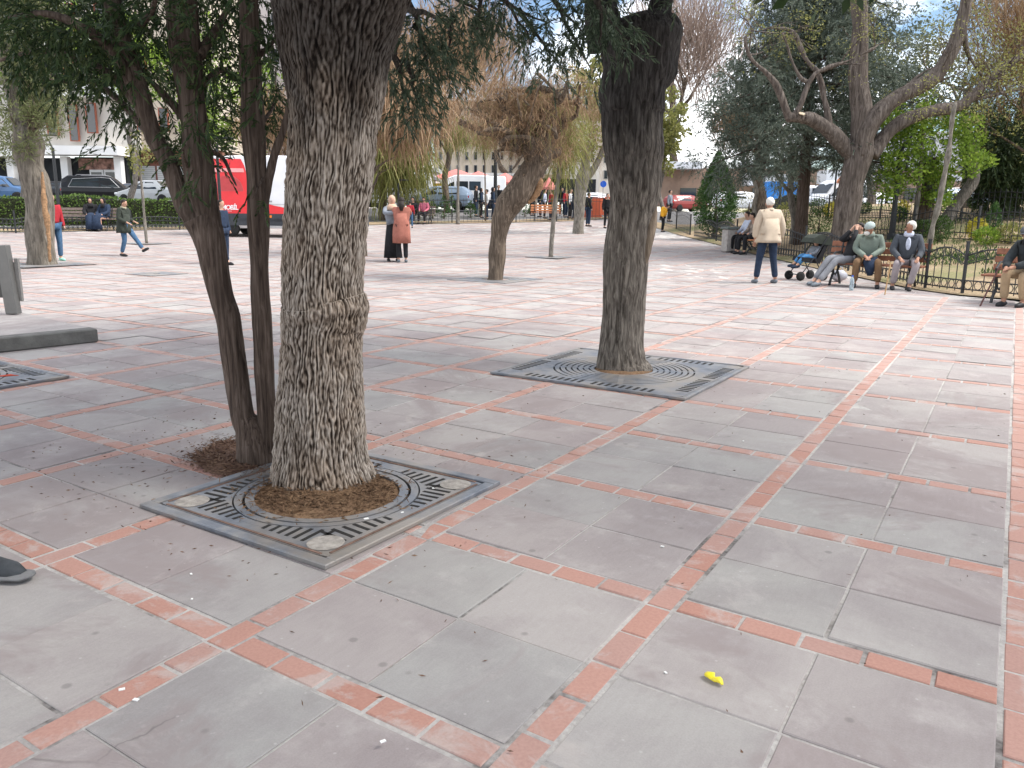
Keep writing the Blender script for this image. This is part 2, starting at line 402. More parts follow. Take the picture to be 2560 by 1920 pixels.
def ring(mb, c, r0, r1, z0, z1, a0=0, a1=360, seg=64):
    n_ = max(3, int(seg*(a1-a0)/360)); vs = []; fs = []
    for k in range(n_+1):
        a = R(a0+(a1-a0)*k/n_); cx, sx = math.cos(a), math.sin(a)
        vs += [(c[0]+r0*cx, c[1]+r0*sx, z0), (c[0]+r1*cx, c[1]+r1*sx, z0), (c[0]+r1*cx, c[1]+r1*sx, z1), (c[0]+r0*cx, c[1]+r0*sx, z1)]
    for k in range(n_):
        a = k*4
        fs += [(a+3, a+2, a+6, a+7), (a+1, a+5, a+6, a+2), (a, a+3, a+7, a+4)]
    if a1-a0 < 360: fs += [(0, 1, 2, 3), (n_*4+3, n_*4+2, n_*4+1, n_*4)]
    mb.add(vs, fs)
def square_minus_disc(mb, hx, hy, r, z0, z1, seg=96):
    # flat plate, square outside, round inside
    vs = []; fs = []
    for k in range(seg):
        a = 2*math.pi*k/seg; c_, s_ = math.cos(a), math.sin(a); m = min(hx/abs(c_) if abs(c_) > 1e-6 else 1e9, hy/abs(s_) if abs(s_) > 1e-6 else 1e9)
        vs += [(r*c_, r*s_, z0), (r*c_, r*s_, z1), (m*c_, m*s_, z1), (m*c_, m*s_, z0)]
    for k in range(seg):
        a = k*4; b = (k+1) % seg*4; fs += [(a+1, a+2, b+2, b+1), (a, a+1, b+1, b), (a+3, b+3, b+2, a+2)]
    mb.add(vs, fs)
def corner(p, q, r):   # orientation from the paving
    pass
def two_mat(name, a, ma, b, mb_, par):
    n = len(a.f); a.add(b.v, b.f); o = a.build(name, ma, par); o.data.materials.append(mb_)
    for i, p in enumerate(o.data.polygons): p.material_index = int(i >= n)
    return o
def grate(c, sx, sy, hole, label, style, rz=0):
    root = empty('tree_grate', (c[0], c[1], hz(c[0], c[1])), rz, label, 'tree grate', None)
    z = .004
    # frame
    fr = MB(); w_ = .055 if style == 0 else .035
    for s_ in (-1, 1):
        fr.box((0, s_*(sy/2-w_/2), z+.008), (sx, w_, .022), bev=.004); fr.box((s_*(sx/2-w_/2), 0, z+.008), (w_, sy-2*w_-.002, .022), bev=.004)
    fr.build('frame', iron, root)
    hx, hy = sx/2-w_-.008, sy/2-w_-.008
    # dark pit under the slots
    pm = MB(); square_minus_disc(pm, hx+.008, hy+.008, hole-.03, z-.001, z+.002); pm.build('slot_bed', pit, root)
    if style == 0:
        pl = MB(); square_minus_disc(pl, hx, hy, hole+.135, z+.0, z+.014)
        rn = []
        ring(pl, (0, 0), hole, hole+.042, z, z+.015); ring(pl, (0, 0), hole+.056, hole+.092, z, z+.015); ring(pl, (0, 0), hole+.1, hole+.136, z, z+.0145)
        rb = MB()
        for s_ in (-1, 1):
            rb.box((0, s_*(hy-.012), z+.0155), (sx-.2, .012, .004)); rb.box((s_*(hx-.012), 0, z+.0155), (.012, sy-.2, .004))
        rb.build('rusty_rim', rust, root)
        sl = MB()
        for q in range(4):
            for side in (-1, 1):
                for k in range(7):
                    # fans of slots either side of each corner medallion
                    tt = .10+.05*k; ln = .155-.018*k
                    x = hx-.05-ln/2-.006*k*0; y = side*tt if True else 0
                    M_ = Matrix.Rotation(q*math.pi/2, 4, 'Z')
                    yy = side*(hy-.17-.047*k)
                    if abs(yy) < .03: continue
                    p = M_ @ Vector((x, yy, z+.0148))
                    sl.box(p, (ln, .018, .0016), rz=q*math.pi/2+side*R(6))
        two_mat('plate', pl, iron, sl, pit, root)
        for a, b in ((-1, -1), (1, -1), (1, 1), (-1, 1)):
            m = MB(); m.lathe([(.0, 0), (.072, 0), (.078, .003), (.07, .0045), (0, .0045)], (a*(hx-.1), b*(hy-.1), z+.0135), 28); m.build('medallion', medal, root)
    else:
        pl = MB(); nring = 7; step = .052
        square_minus_disc(pl, hx, hy, hole+nring*step, z, z+.014)
        for k in range(nring): ring(pl, (0, 0), hole+k*step, hole+k*step+.036, z, z+.0145)
        for q in range(8): 
            a = math.pi/8+q*math.pi/4; r0, r1 = hole, hole+nring*step+.01
            pl.box(((r0+r1)/2*math.cos(a), (r0+r1)/2*math.sin(a), z+.0078), (r1-r0, .045, .0118), rz=a)
        sl = MB()
        for q in range(4):
            M_ = Matrix.Rotation(q*math.pi/2, 4, 'Z'); ex, ey = (hx, hy) if q % 2 == 0 else (hy, hx)
            for k in range(-9, 10):
                if abs(k) < 1: continue
                yy = k*.062
                if abs(yy) > ey-.12: continue
                p = M_ @ Vector((ex-.075, yy, z+.0148)); sl.box(p, (.105, .026, .0016), rz=q*math.pi/2)
        two_mat('plate', pl, iron, sl, pit, root)
    # soil in the hole
    st = MB(); vs = []; seg = 48; rr = [0, .25, .5, .75, 1]
    for j, t in enumerate(rr):
        for k in range(seg):
            a = 2*math.pi*k/seg; r = (hole+.002)*t*(1+.0*j); zz = z+.012+.02*(1-t)+.008*noise.noise(Vector((math.cos(a)*t*4, math.sin(a)*t*4, c[0])))
            if t == 1: zz = z+.003
            vs.append((r*math.cos(a), r*math.sin(a), zz))
    fs = [(j*seg+k, (j+1)*seg+k, (j+1)*seg+(k+1) % seg, j*seg+(k+1) % seg) for j in range(4) for k in range(seg)]
    st.add(vs, fs); st.build('soil', litter, root, True)
    return root
def gu(v, u): x, y = W2(v, u+.033*v); return (x, y)
GR = -.02
t1c = G(803, 1232)
grate(gu(-.62, 1.05), 1.2, 1.22, .345, 'square iron tree grate with corner medallions around the thick foreground trunk', 0, GR)
g2 = gu(-.73, 4.5)
grate(g2, 1.76, 1.62, .26, 'large ringed iron tree grate around the dark second trunk', 1, GR)
g0 = G(0, 945)
cr = G(176, 944); 
grate((cr.x-.80, cr.y-.80), 1.6, 1.6, .28, 'ringed iron tree grate at the left edge in front of the low concrete step', 1, GR)
# ------------------------------------------------------------------ foliage generators (real leaf-sized faces)
def rot_basis(d):
    d = d/np.linalg.norm(d, axis=1, keepdims=True)
    a = np.where(np.abs(d[:, 2:3]) < .9, np.array([[0, 0, 1.]]), np.array([[1., 0, 0]]))
    x = np.cross(a, d); x /= np.linalg.norm(x, axis=1, keepdims=True); y = np.cross(d, x); return d, x, y
def rand_dir(n): v = nr.normal(size=(n, 3)); return v/np.linalg.norm(v, axis=1, keepdims=True)
def leaves(P, D, ln, wd, jitter=.0):
    """one quad (kite) per point P pointing along D"""
    n = len(P); d, x, y = rot_basis(D); t = nr.uniform(0, 2*math.pi, (n, 1)); s = x*np.cos(t)+y*np.sin(t)
    L = ln*nr.uniform(.6, 1.3, (n, 1)); Wd = wd*nr.uniform(.6, 1.3, (n, 1))
    V = np.stack([P, P+d*L*.5+s*Wd*.5, P+d*L, P+d*L*.5-s*Wd*.5], 1)
    Q = np.arange(4*n).reshape(n, 4); return V.reshape(-1, 3), Q
def blob_points(clumps, dens):
    """clumps: (x,y,z,r[,flat]) -> points crowded towards clump shells"""
    out = []; ctr = []
    for c in clumps:
        n = max(3, int(dens*(c[3]**2)*(c[4] if len(c) > 4 else 1)))
        d = rand_dir(n); r = c[3]*nr.uniform(.25, 1, (n, 1))**.5
        out.append(np.array(c[:3])+d*r*np.array([1, 1, .75])); ctr.append(np.repeat(np.array([c[:3]]), n, 0))
    return np.concatenate(out), np.concatenate(ctr)
def sub_clumps(center, rad, n, r, flat=.8, hollow=.45):
    d = rand_dir(n); k = nr.uniform(hollow, 1, (n, 1))
    P = np.array(center)+d*k*np.array(rad)
    return [(p[0], p[1], p[2], r*nr.uniform(.6, 1.25)) for p in P]
def leaf_crown(name, clumps, dens, ln, wd, mat, parent, bias=(0, 0, 0)):
    P, C = blob_points(clumps, dens); D = (P-C)*1.2/np.maximum(.05, np.linalg.norm(P-C, axis=1, keepdims=True))+rand_dir(len(P))+np.array(bias)
    V, Q = leaves(P, D, ln, wd); return np_mesh(name, V, Q, mat, parent)
def spray_crown(name, clumps, dens, twig, nleaf, ln, wd, mat, parent, bias=(0, 0, -.4), ang=.6):
    """each point grows a twig dressed with small leaves on both sides"""
    P, C = blob_points(clumps, dens); n = len(P)
    D = (P-C)/np.maximum(.05, np.linalg.norm(P-C, axis=1, keepdims=True))+rand_dir(n)*.7+np.array(bias)
    d, x, y = rot_basis(D); T = twig*nr.uniform(.5, 1.2, (n, 1)); th = nr.uniform(0, 6.28, (n, 1)); s = x*np.cos(th)+y*np.sin(th)
    PP = []; DD = []
    for k in range(nleaf):
        t = (k+.5)/nleaf; sg = 1 if k % 2 else -1
        q = P+d*T*t+np.array([0, 0, -1])*(T*t)**2*.8
        PP.append(q); DD.append(d*(1-ang*.4)+s*sg*ang*(1.1-t)+np.array([0, 0, -.3*t]))
    V, Q = leaves(np.concatenate(PP), np.concatenate(DD), ln, wd)
    V2 = np.stack([P-s*.003, P+s*.003, P+d*T*.9+s*.002+np.array([0, 0, -1])*(T*.9)**2*.8, P+d*T*.9-s*.002+np.array([0, 0, -1])*(T*.9)**2*.8], 1).reshape(-1, 3)
    Q2 = np.arange(4*n).reshape(n, 4)+len(V)
    return np_mesh(name, np.concatenate([V, V2]), np.concatenate([Q, Q2]), mat, parent)
def strands(name, P, L, w_, mat, parent, out=None, seg=4, droop=1.0, wob=.12):
    """thin drooping twigs starting at P"""
    n = len(P); D = rand_dir(n)*.6; D[:, 2] = nr.uniform(-.3, .5, n)
    if out is not None: D += out
    Ln = L*nr.uniform(.5, 1.25, (n, 1)); side = rand_dir(n); side[:, 2] *= .2
    pts = [P]; d = D.copy()
    for k in range(seg):
        d = d+np.array([0, 0, -1])*droop*(1.0/seg)*2+rand_dir(n)*wob; d /= np.linalg.norm(d, axis=1, keepdims=True)
        pts.append(pts[-1]+d*Ln/seg)
    V = []; 
    for k, p in enumerate(pts):
        ww = w_*(1-.7*k/seg)/2; V.append(np.stack([p-side*ww, p+side*ww], 1))
    V = np.stack(V, 1).reshape(n, -1, 3); m = 2*(seg+1)
    Q = []
    for k in range(seg): Q.append(np.stack([np.arange(n)*m+2*k, np.arange(n)*m+2*k+1, np.arange(n)*m+2*k+3, np.arange(n)*m+2*k+2], 1))
    return np_mesh(name, V.reshape(-1, 3), np.concatenate(Q), mat, parent)
def smooth_pts(pts, rad, sub=4):
    """Catmull-Rom through pts"""
    P = [Vector(p) for p in pts]; n = len(P); out = []; rr = []
    for i in range(n-1):
        p0, p1, p2, p3 = P[max(i-1, 0)], P[i], P[i+1], P[min(i+2, n-1)]
        for k in range(sub):
            t = k/sub; t2, t3 = t*t, t*t*t
            out.append(.5*((2*p1)+(p2-p0)*t+(2*p0-5*p1+4*p2-p3)*t2+(3*p1-p0-3*p2+p3)*t3)); rr.append(rad[i]*(1-t)+rad[i+1]*t)
    return out+[P[-1]], rr+[rad[-1]]
def bark_fn(amp, f, fz, lump=.0, lf=3):
    def fn(q, dv, i, th):
        a = noise.noise(Vector((q.x*f, q.y*f, q.z*fz))); b = noise.noise(Vector((q.x*f*2.1+9, q.y*f*2.1, q.z*fz*2.3)))
        v = amp*(.6-abs(a)*2.2)+amp*.4*b
        if lump: v += lump*noise.noise(Vector((q.x*lf, q.y*lf, q.z*lf*.7)))
        return v
    return fn
def limb(mb, pts, rad, seg=8, sub=4, fn=None):
    p, r = smooth_pts(pts, rad, sub); mb.tube(p, r, seg, fn)
def grow(mb, p, d, L, r, depth_, tips, spread=.6, up=.15, seg=5, minr=.004, kids=(2, 3)):
    n = 4; pts = [Vector(p)]; rad = [r]; d = Vector(d).normalized()
    for k in range(n):
        d = (d+Vector((rnd.gauss(0, .14), rnd.gauss(0, .14), rnd.gauss(0, .1)+up*.3))).normalized()
        pts.append(pts[-1]+d*L/n); rad.append(max(minr, r*(1-.45*(k+1)/n)))
    mb.tube(pts, rad, seg, cap=False)
    if depth_ <= 0: tips.append(pts[-1]); return
    for c in range(rnd.randint(*kids)):
        k = rnd.choice([2, 3, 4]); nd = (d+Vector((rnd.gauss(0, spread), rnd.gauss(0, spread), rnd.gauss(0, spread*.6)+up))).normalized()
        grow(mb, pts[k], nd, L*rnd.uniform(.6, .85), rad[k]*.7, depth_-1, tips, spread, up, max(3, seg-1), minr, kids)
    tips.append(pts[-1])

bark_grey = barkmat('grey_ridged_bark', (.06, .052, .045), (.17, .15, .13), (.30, .27, .235), .16, 34, 1, .02)
def topdark(n, z0, z1):     # canopy shade painted into the darker upper bark, with a ragged edge
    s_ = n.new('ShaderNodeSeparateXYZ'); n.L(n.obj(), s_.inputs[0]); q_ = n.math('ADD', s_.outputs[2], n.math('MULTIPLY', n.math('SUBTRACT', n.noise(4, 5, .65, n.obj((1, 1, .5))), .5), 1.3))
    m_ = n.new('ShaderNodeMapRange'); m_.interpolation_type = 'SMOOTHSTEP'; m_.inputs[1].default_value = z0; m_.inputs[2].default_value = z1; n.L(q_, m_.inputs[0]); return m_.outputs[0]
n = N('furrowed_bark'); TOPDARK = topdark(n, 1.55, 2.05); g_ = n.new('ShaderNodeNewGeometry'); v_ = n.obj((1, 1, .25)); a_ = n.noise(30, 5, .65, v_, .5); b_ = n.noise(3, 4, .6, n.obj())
k_ = n.math('ADD', n.math('MULTIPLY', n.math('SUBTRACT', g_.outputs['Pointiness'], .5), 3.4), n.math('ADD', n.math('MULTIPLY', a_, .75), .13))
c_ = n.ramp(k_, [(.30, (.022, .016, .012)), (.42, (.085, .065, .05)), (.53, (.215, .178, .145)), (.70, (.40, .35, .30))])
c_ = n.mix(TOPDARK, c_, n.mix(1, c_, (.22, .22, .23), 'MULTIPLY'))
c_ = n.mix(n.ramp(b_, [(.45, (0, 0, 0)), (.62, (.45, .45, .45))]), c_, n.mix(1, c_, (.75, .62, .5), 'MULTIPLY'))
n.col(c_); n.bump(a_, .8, .012); bark_furrow = n.fin(.9, .12)
bark_dark = barkmat('dark_bark', (.022, .02, .018), (.06, .053, .046), (.12, .105, .09), .14, 40, 1, .02)
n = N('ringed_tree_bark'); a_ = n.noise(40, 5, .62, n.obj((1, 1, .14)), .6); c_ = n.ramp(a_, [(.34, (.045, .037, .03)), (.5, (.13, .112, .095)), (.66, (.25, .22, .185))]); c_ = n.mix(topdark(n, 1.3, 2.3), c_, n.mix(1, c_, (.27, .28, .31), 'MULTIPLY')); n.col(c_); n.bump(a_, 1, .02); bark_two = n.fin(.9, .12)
bark_jun = barkmat('stringy_brown_bark', (.035, .025, .02), (.10, .073, .058), (.18, .138, .112), .06, 60, .8, .008)
bark_pale = barkmat('pale_bark', (.09, .082, .068), (.19, .172, .145), (.29, .265, .225), .3, 18, .7, .02)
bark_tan = barkmat('tan_brown_bark', (.05, .038, .028), (.12, .093, .07), (.23, .18, .135), .12, 26, .9, .02)
rotw = plain('split_rotten_wood', (.27, .16, .085), .9, .45, 22, bump=.8)
cutw = plain('pale_cut_wood', (.55, .46, .33), .8, .2, 22)

def col(px0, py0, scale, rows):   # zoomed measurements -> source pixels
    return [(py0+y/scale, px0+xl/scale, px0+xr/scale) for y, xl, xr in rows]
def profile_trunk(mb, base, rows, seg, fn, sub=4, flare=None):
    pts = []; rad = []
    for y, xl, xr in rows:
        p = VP((xl+xr)/2, y, base); pts.append(p); rad.append((xr-xl)/2*depth(p)/FPX)
    p, r = smooth_pts(pts, rad, sub); mb.tube(p, r, seg, fn); return p, r

# ---------------------------------------------------------------- tree 1: thick foreground trunk
b1 = G(812, 1204)
rows = [(1232, 684, 942), (1222, 686, 940), (1197, 691, 930), (1160, 693, 918), (1107, 694, 912), (1060, 697, 908), (1016, 698, 906), (970, 702, 904), (926, 704, 902), (880, 706, 902), (835, 706, 902), (812, 705, 904), (786, 705, 914), (765, 706, 915), (745, 707, 906), (700, 708, 903), (650, 712, 906), (600, 715, 911), (549, 718, 916), (480, 724, 922), (422, 727, 931), (338, 727, 938), (295, 727, 943), (253, 724, 952), (190, 714, 962), (127, 702, 974), (60, 690, 995), (0, 680, 1016), (-90, 664, 1045)]
rnd.seed(21)
t1 = empty('thick_tree', b1, 0, 'thick tree with deeply furrowed grey bark standing in the corner-medallion grate', 'tree')
def fn1(q, dv, i, th):
    a = math.atan2(dv.y, dv.x); wz = noise.noise(Vector((dv.x*2.2, dv.y*2.2, q.z*3.0)))*.45
    s = a*(14.0)+wz*7.0+4.6*noise.noise(Vector((dv.x*4.0, dv.y*4.0, q.z*5.2)))+1.3*noise.noise(Vector((dv.x*9, dv.y*9, q.z*11)))
    ridge = abs(math.sin(s))**.8
    r2 = abs(math.sin(a*27+5*noise.noise(Vector((dv.x*7, dv.y*7, q.z*8+3)))))
    fine = noise.noise(Vector((q.x*60, q.y*60, q.z*30)))
    v = .0125*(ridge-.6)*(.55+.9*noise.noise(Vector((dv.x*6, dv.y*6, q.z*5+5))))+.006*(r2-.5)+.0075*fine+.004*noise.noise(Vector((q.x*120, q.y*120, q.z*50)))+.013*noise.noise(Vector((dv.x*1.6, dv.y*1.6, q.z*1.7)))
    # folded collars low on the trunk
    zz = q.z
    fr = max(0, -dv.dot(Vector((-math.sin(YAW), math.cos(YAW), 0))))+max(0, dv.dot(RT0))*.6
    for zc, am, wdt in FOLDS:
        wv = zz-zc-.02*math.sin(a*2+zc*9); v += am*.75*fr*(math.exp(-(wv/wdt)**2)-.5*math.exp(-((wv+wdt*1.5)/(wdt*.7))**2))*(.6+.8*noise.noise(Vector((a*1.5, zc*7, 2))))
    if zz < .16: v += (.16-zz)*.25*(.35+1.3*max(0, noise.noise(Vector((dv.x*2.6, dv.y*2.6, 1.7)))))
    return v
FOLDS = [(VP(800, y, b1).z, am, w_) for y, am, w_ in ((772, .016, .03), (838, .011, .024), (925, .008, .03), (500, .008, .035), (385, .007, .04))]
mb = MB(); p1, r1 = profile_trunk(mb, b1-Vector((0, 0, 0)), rows, 380, fn1, sub=12)
mb.v = [(v[0]-b1.x, v[1]-b1.y, v[2]-b1.z) for v in mb.v]
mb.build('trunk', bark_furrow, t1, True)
def local(mb, base):
    mb.v = [(v[0]-base[0], v[1]-base[1], v[2]-base[2]) for v in mb.v]; return mb
top1 = p1[-1]
# limbs above the frame, and a crown spread wider to shade the paving
lm = MB(); tips = []
for d_, L_, r_ in (((-.5, -.1, .9), 1.6, .17), ((.45, .2, .9), 1.8, .18), ((.1, -.8, .7), 1.7, .12), ((.3, .9, .6), 1.6, .1), ((.9, -.3, .5), 1.9, .11), ((-.9, .4, .45), 1.7, .1)):
    grow(lm, top1-Vector((0, 0, .15)), d_, L_, r_, 3, tips, .3, .45, 8, .008)
local(lm, b1).build('limbs', bark_dark, t1, True)
m_dark = leafmat('dark_conifer_foliage', [(.15, (.012, .024, .010)), (.4, (.028, .05, .018)), (.62, (.05, .085, .028)), (.9, (.085, .09, .035))], trans=.2)
m_cedar = leafmat('blue_green_foliage', [(.15, (.022, .036, .024)), (.45, (.05, .075, .045)), (.7, (.085, .115, .07)), (.95, (.12, .13, .07))], trans=.25)
m_cedar_far = leafmat('blue_grey_needles', [(.15, (.04, .055, .04)), (.45, (.095, .12, .09)), (.7, (.16, .19, .145)), (.95, (.22, .235, .17))], trans=.25)
m_bright = leafmat('bright_spring_leaves', [(.15, (.07, .12, .015)), (.45, (.16, .26, .035)), (.75, (.27, .38, .06)), (.95, (.38, .42, .10))], trans=.45)
m_olive = leafmat('olive_spring_leaves', [(.15, (.10, .11, .03)), (.45, (.20, .21, .06)), (.75, (.30, .29, .10)), (.95, (.36, .31, .15))], trans=.4)
m_shrub = leafmat('mid_green_leaves', [(.15, (.02, .04, .010)), (.45, (.05, .09, .022)), (.75, (.09, .15, .04)), (.95, (.14, .19, .06))], trans=.25)
m_tan = leafmat('bare_tan_twigs', [(.15, (.12, .075, .045)), (.45, (.27, .175, .105)), (.75, (.38, .265, .16)), (.95, (.42, .32, .19))], rough=.85, trans=.15)
m_rosy = leafmat('bare_rosy_twigs', [(.15, (.16, .11, .09)), (.5, (.28, .21, .17)), (.9, (.38, .30, .25))], rough=.85, trans=.1)
m_pine = leafmat('pine_tufts', [(.15, (.07, .085, .03)), (.45, (.14, .16, .065)), (.75, (.2, .22, .1)), (.95, (.26, .25, .13))], trans=.3)
cl = []
for t in tips:
    if t.z > 3.1: cl.append((t.x, t.y, t.z+.15, rnd.uniform(.45, .75)))
for k in range(130):  # unseen clumps without limbs, added to the right to shade the near paving
    a = rnd.uniform(0, 6.28); rr_ = 6.0*math.sqrt(rnd.random()); cl.append((b1.x+rr_*math.cos(a)+3.0, b1.y+rr_*math.sin(a)-.2, rnd.uniform(3.9, 6.4), rnd.uniform(.7, 1.2)))
for k in range(26):  # unseen low ring of clumps, added to shade the upper trunk
    a = rnd.uniform(0, 6.28); rr_ = rnd.uniform(.5, 1.5); cl.append((b1.x+rr_*math.cos(a), b1.y+rr_*math.sin(a), rnd.uniform(3.15, 3.8), rnd.uniform(.3, .5)))
cr_ = leaf_crown('crown', [(c[0]-b1.x, c[1]-b1.y, c[2]-b1.z, c[3]) for c in cl], 185, .17, .09, m_dark, t1, (0, 0, -.3))
# boughs that hang into view to the right of the trunk
bs = MB(); BC = []
def bough(x0, y0, x1, y1, d0, d1, r=.02, n=6, rad=.2, sag=.0):
    pts = [DP(x0+(x1-x0)*k/n+rnd.uniform(-6, 6), y0+(y1-y0)*k/n-sag*math.sin(math.pi*k/n)+rnd.uniform(-4, 4), d0+(d1-d0)*k/n) for k in range(n+1)]
    bs.tube(pts, [r*(1-.75*k/n) for k in range(n+1)], 5, cap=False)
    for k in range(1, n+1):
        for j in range(2):
            p = pts[k]+Vector((rnd.gauss(0, .08), rnd.gauss(0, .08), rnd.gauss(-.05, .06))); BC.append((p.x, p.y, p.z, rad*rnd.uniform(.6, 1.2)))
for a in ((1010, 20, 1150, 60, 4.6, 5.4), (1000, -30, 1080, 130, 4.6, 5.2), (1080, -40, 1230, 40, 5, 5.8), (1150, -60, 1370, 60, 5.4, 6), (1230, -60, 1330, 110, 5.4, 6),
          (1320, -70, 1460, 90, 5.6, 6.2), (1400, -60, 1530, 40, 5.6, 6.0), (1440, -60, 1560, 95, 5.6, 5.9), (985, 120, 1010, 250, 4.8, 5.2), (1040, 60, 1075, 190, 5, 5.4), (1130, 40, 1120, 130, 5.2, 5.5),
          (1020, 150, 1050, 275, 5, 5.3), (1300, 20, 1390, 150, 5.8, 6.2), (1500, -30, 1500, 110, 5.6, 5.8), (1210, -50, 1190, 90, 5.3, 5.6), (985, 60, 1000, 180, 4.8, 5.0), (1390, 0, 1470, 165, 5.9, 6.2)):
    bough(*a)
local(bs, b1).build('hanging_boughs', bark_dark, t1)
spray_crown('hanging_foliage', [(c[0]-b1.x, c[1]-b1.y, c[2]-b1.z, c[3]*.62) for c in BC], 270, .15, 10, .05, .011, m_cedar, t1, (0, 0, -.9))
# soil thrown up against the trunk
# ---------------------------------------------------------------- juniper with two stems behind it
bj = G(640, 1160)
rnd.seed(22)
tj = empty('twin_stem_juniper', bj, 0, 'dark two-stemmed juniper with stringy brown bark leaning left behind the thick trunk', 'tree')
S = 2560/2212
def dsp(rows): return [(y*S, a*S, b*S) for y, a, b in rows]
fj = bark_fn(.004, 30, 2.2, .012, 6)
mb = MB()
profile_trunk(mb, bj, dsp([(1012, 508, 604), (1000, 512, 598), (960, 512, 590), (925, 508, 572), (900, 500, 552), (850, 492, 543), (800, 485, 535), (700, 469, 519), (640, 452, 502), (600, 441, 496), (550, 428, 490), (500, 412, 482), (470, 398, 470)]), 36, fj, 5)
profile_trunk(mb, bj, dsp([(520, 420, 470), (470, 398, 440), (440, 378, 420), (400, 362, 400), (350, 342, 380), (300, 315, 356), (250, 298, 338), (200, 280, 322), (150, 262, 305), (80, 240, 282), (0, 225, 262), (-60, 215, 250)]), 26, fj, 5)
profile_trunk(mb, bj, dsp([(540, 432, 482), (480, 426, 478), (440, 415, 470), (400, 405, 466), (350, 398, 460), (300, 394, 452), (250, 388, 446), (200, 383, 440), (100, 368, 432), (0, 358, 424), (-60, 350, 418)]), 30, fj, 5)
profile_trunk(mb, bj, dsp([(975, 556, 600), (940, 557, 600), (900, 556, 599), (850, 553, 594), (800, 551, 590), (700, 546, 585), (600, 541, 580), (500, 539, 579), (450, 537, 578), (420, 534, 578), (350, 528, 575), (300, 526, 573), (200, 522, 568), (100, 517, 562), (0, 514, 558), (-60, 512, 555)]), 30, fj, 5)
profile_trunk(mb, bj, dsp([(450, 556, 578), (420, 562, 582), (380, 572, 590), (330, 586, 604), (290, 600, 618), (240, 614, 632), (200, 622, 640)]), 16, fj, 4)
local(mb, bj).build('stems', bark_jun, tj, True)
jb = MB(); JC = []
def jbranch(pts, dz, r0, rad=.16, den=1, dress=True):
    P_ = [VP(x*S, y*S, bj, z_) for (x, y), z_ in zip(pts, dz)]; n = len(P_)
    limb(jb, P_, [r0*(1-.7*k/(n-1)) for k in range(n)], 7, 4)
    if dress:
        for a, b in zip(P_[:-1], P_[1:]):
            for k in range(3):
                p = a.lerp(b, rnd.random())+Vector((rnd.gauss(0, .07), rnd.gauss(0, .07), rnd.gauss(0, .07))); JC.append((p.x, p.y, p.z, rad*rnd.uniform(.6, 1.2)))
jbranch([(310, 240), (270, 190), (220, 150), (150, 120), (80, 110), (0, 130)], (0, .1, .1, .2, .3, .4), .03)
jbranch([(300, 200), (240, 110), (180, 60), (100, 30), (20, 40)], (0, -.1, -.2, -.2, -.2), .035)
jbranch([(425, 290), (395, 250), (350, 200), (325, 175)], (0, .1, .1, .1), .035)
jbranch([(330, 300), (250, 210), (190, 170), (150, 180), (110, 160)], (0, .3, .5, .6, .6), .02)
jbranch([(440, 180), (480, 150), (510, 170), (560, 190)], (0, .2, .3, .3), .02)
jbranch([(430, 120), (470, 60), (500, 0)], (0, .1, .1), .03)
jbranch([(300, 60), (330, 20), (340, -40)], (0, -.2, -.3), .02)
jbranch([(440, 320), (480, 340), (500, 380), (510, 400)], (0, .1, .1, .2), .014, .13)
jbranch([(420, 380), (400, 350), (395, 320)], (0, -.1, -.2), .012, .1)
jbranch([(570, 260), (590, 230), (600, 190)], (0, .2, .2), .012)
jbranch([(560, 120), (590, 90), (600, 60)], (0, .1, .1), .015)
jbranch([(570, 380), (560, 400), (545, 430)], (0, -.1, -.15), .008, .1)
local(jb, bj).build('branches', bark_jun, tj, True)
def pxclump(x, y, dz, rad, k=1): p = VP(x*S, y*S, bj, dz); return (p.x, p.y, p.z, rad, k)
for x0, x1, y0, y1, n_, rad in ((-20, 260, -40, 60, 26, .22), (250, 620, -50, 40, 34, .2), (60, 300, 40, 120, 22, .17), (380, 470, 130, 420, 30, .12), (500, 600, 60, 330, 26, .12), (250, 380, 20, 180, 16, .14), (430, 520, 20, 160, 14, .13),
                               (150, 260, 110, 190, 12, .13), (395, 470, 250, 400, 12, .10), (520, 590, 330, 400, 4, .08), (0, 90, 60, 150, 10, .15), (580, 640, -30, 90, 8, .14)):
    for k in range(n_): JC.append(pxclump(rnd.uniform(x0, x1), rnd.uniform(y0, y1), rnd.uniform(-.4, .7), rad*rnd.uniform(.6, 1.2)))
def _pj(c):
    q = Vector(c[:3])-CAM; dd = q.dot(FW); return 1280+FPX*q.dot(RT)/dd, 960-FPX*q.dot(UP)/dd
JC = [c for c in JC if not (525 < _pj(c)[0] < 735 and 330 < _pj(c)[1] < 640 and rnd.random() < .88)]
spray_crown('foliage', [(c[0]-bj.x, c[1]-bj.y, c[2]-bj.z, c[3]) for c in JC], 325, .13, 11, .036, .010, m_dark, tj, (0, 0, -.7))
TC = []
for k in range(60):
    a = rnd.uniform(0, 6.28); rr_ = 2.6*math.sqrt(rnd.random()); p = bj+Vector((rr_*math.cos(a)-.8, rr_*math.sin(a), rnd.uniform(3.0, 5.2)))
    TC.append((p.x-bj.x, p.y-bj.y, p.z, rnd.uniform(.4, .7)))
leaf_crown('upper_foliage', TC, 150, .09, .035, m_dark, tj)
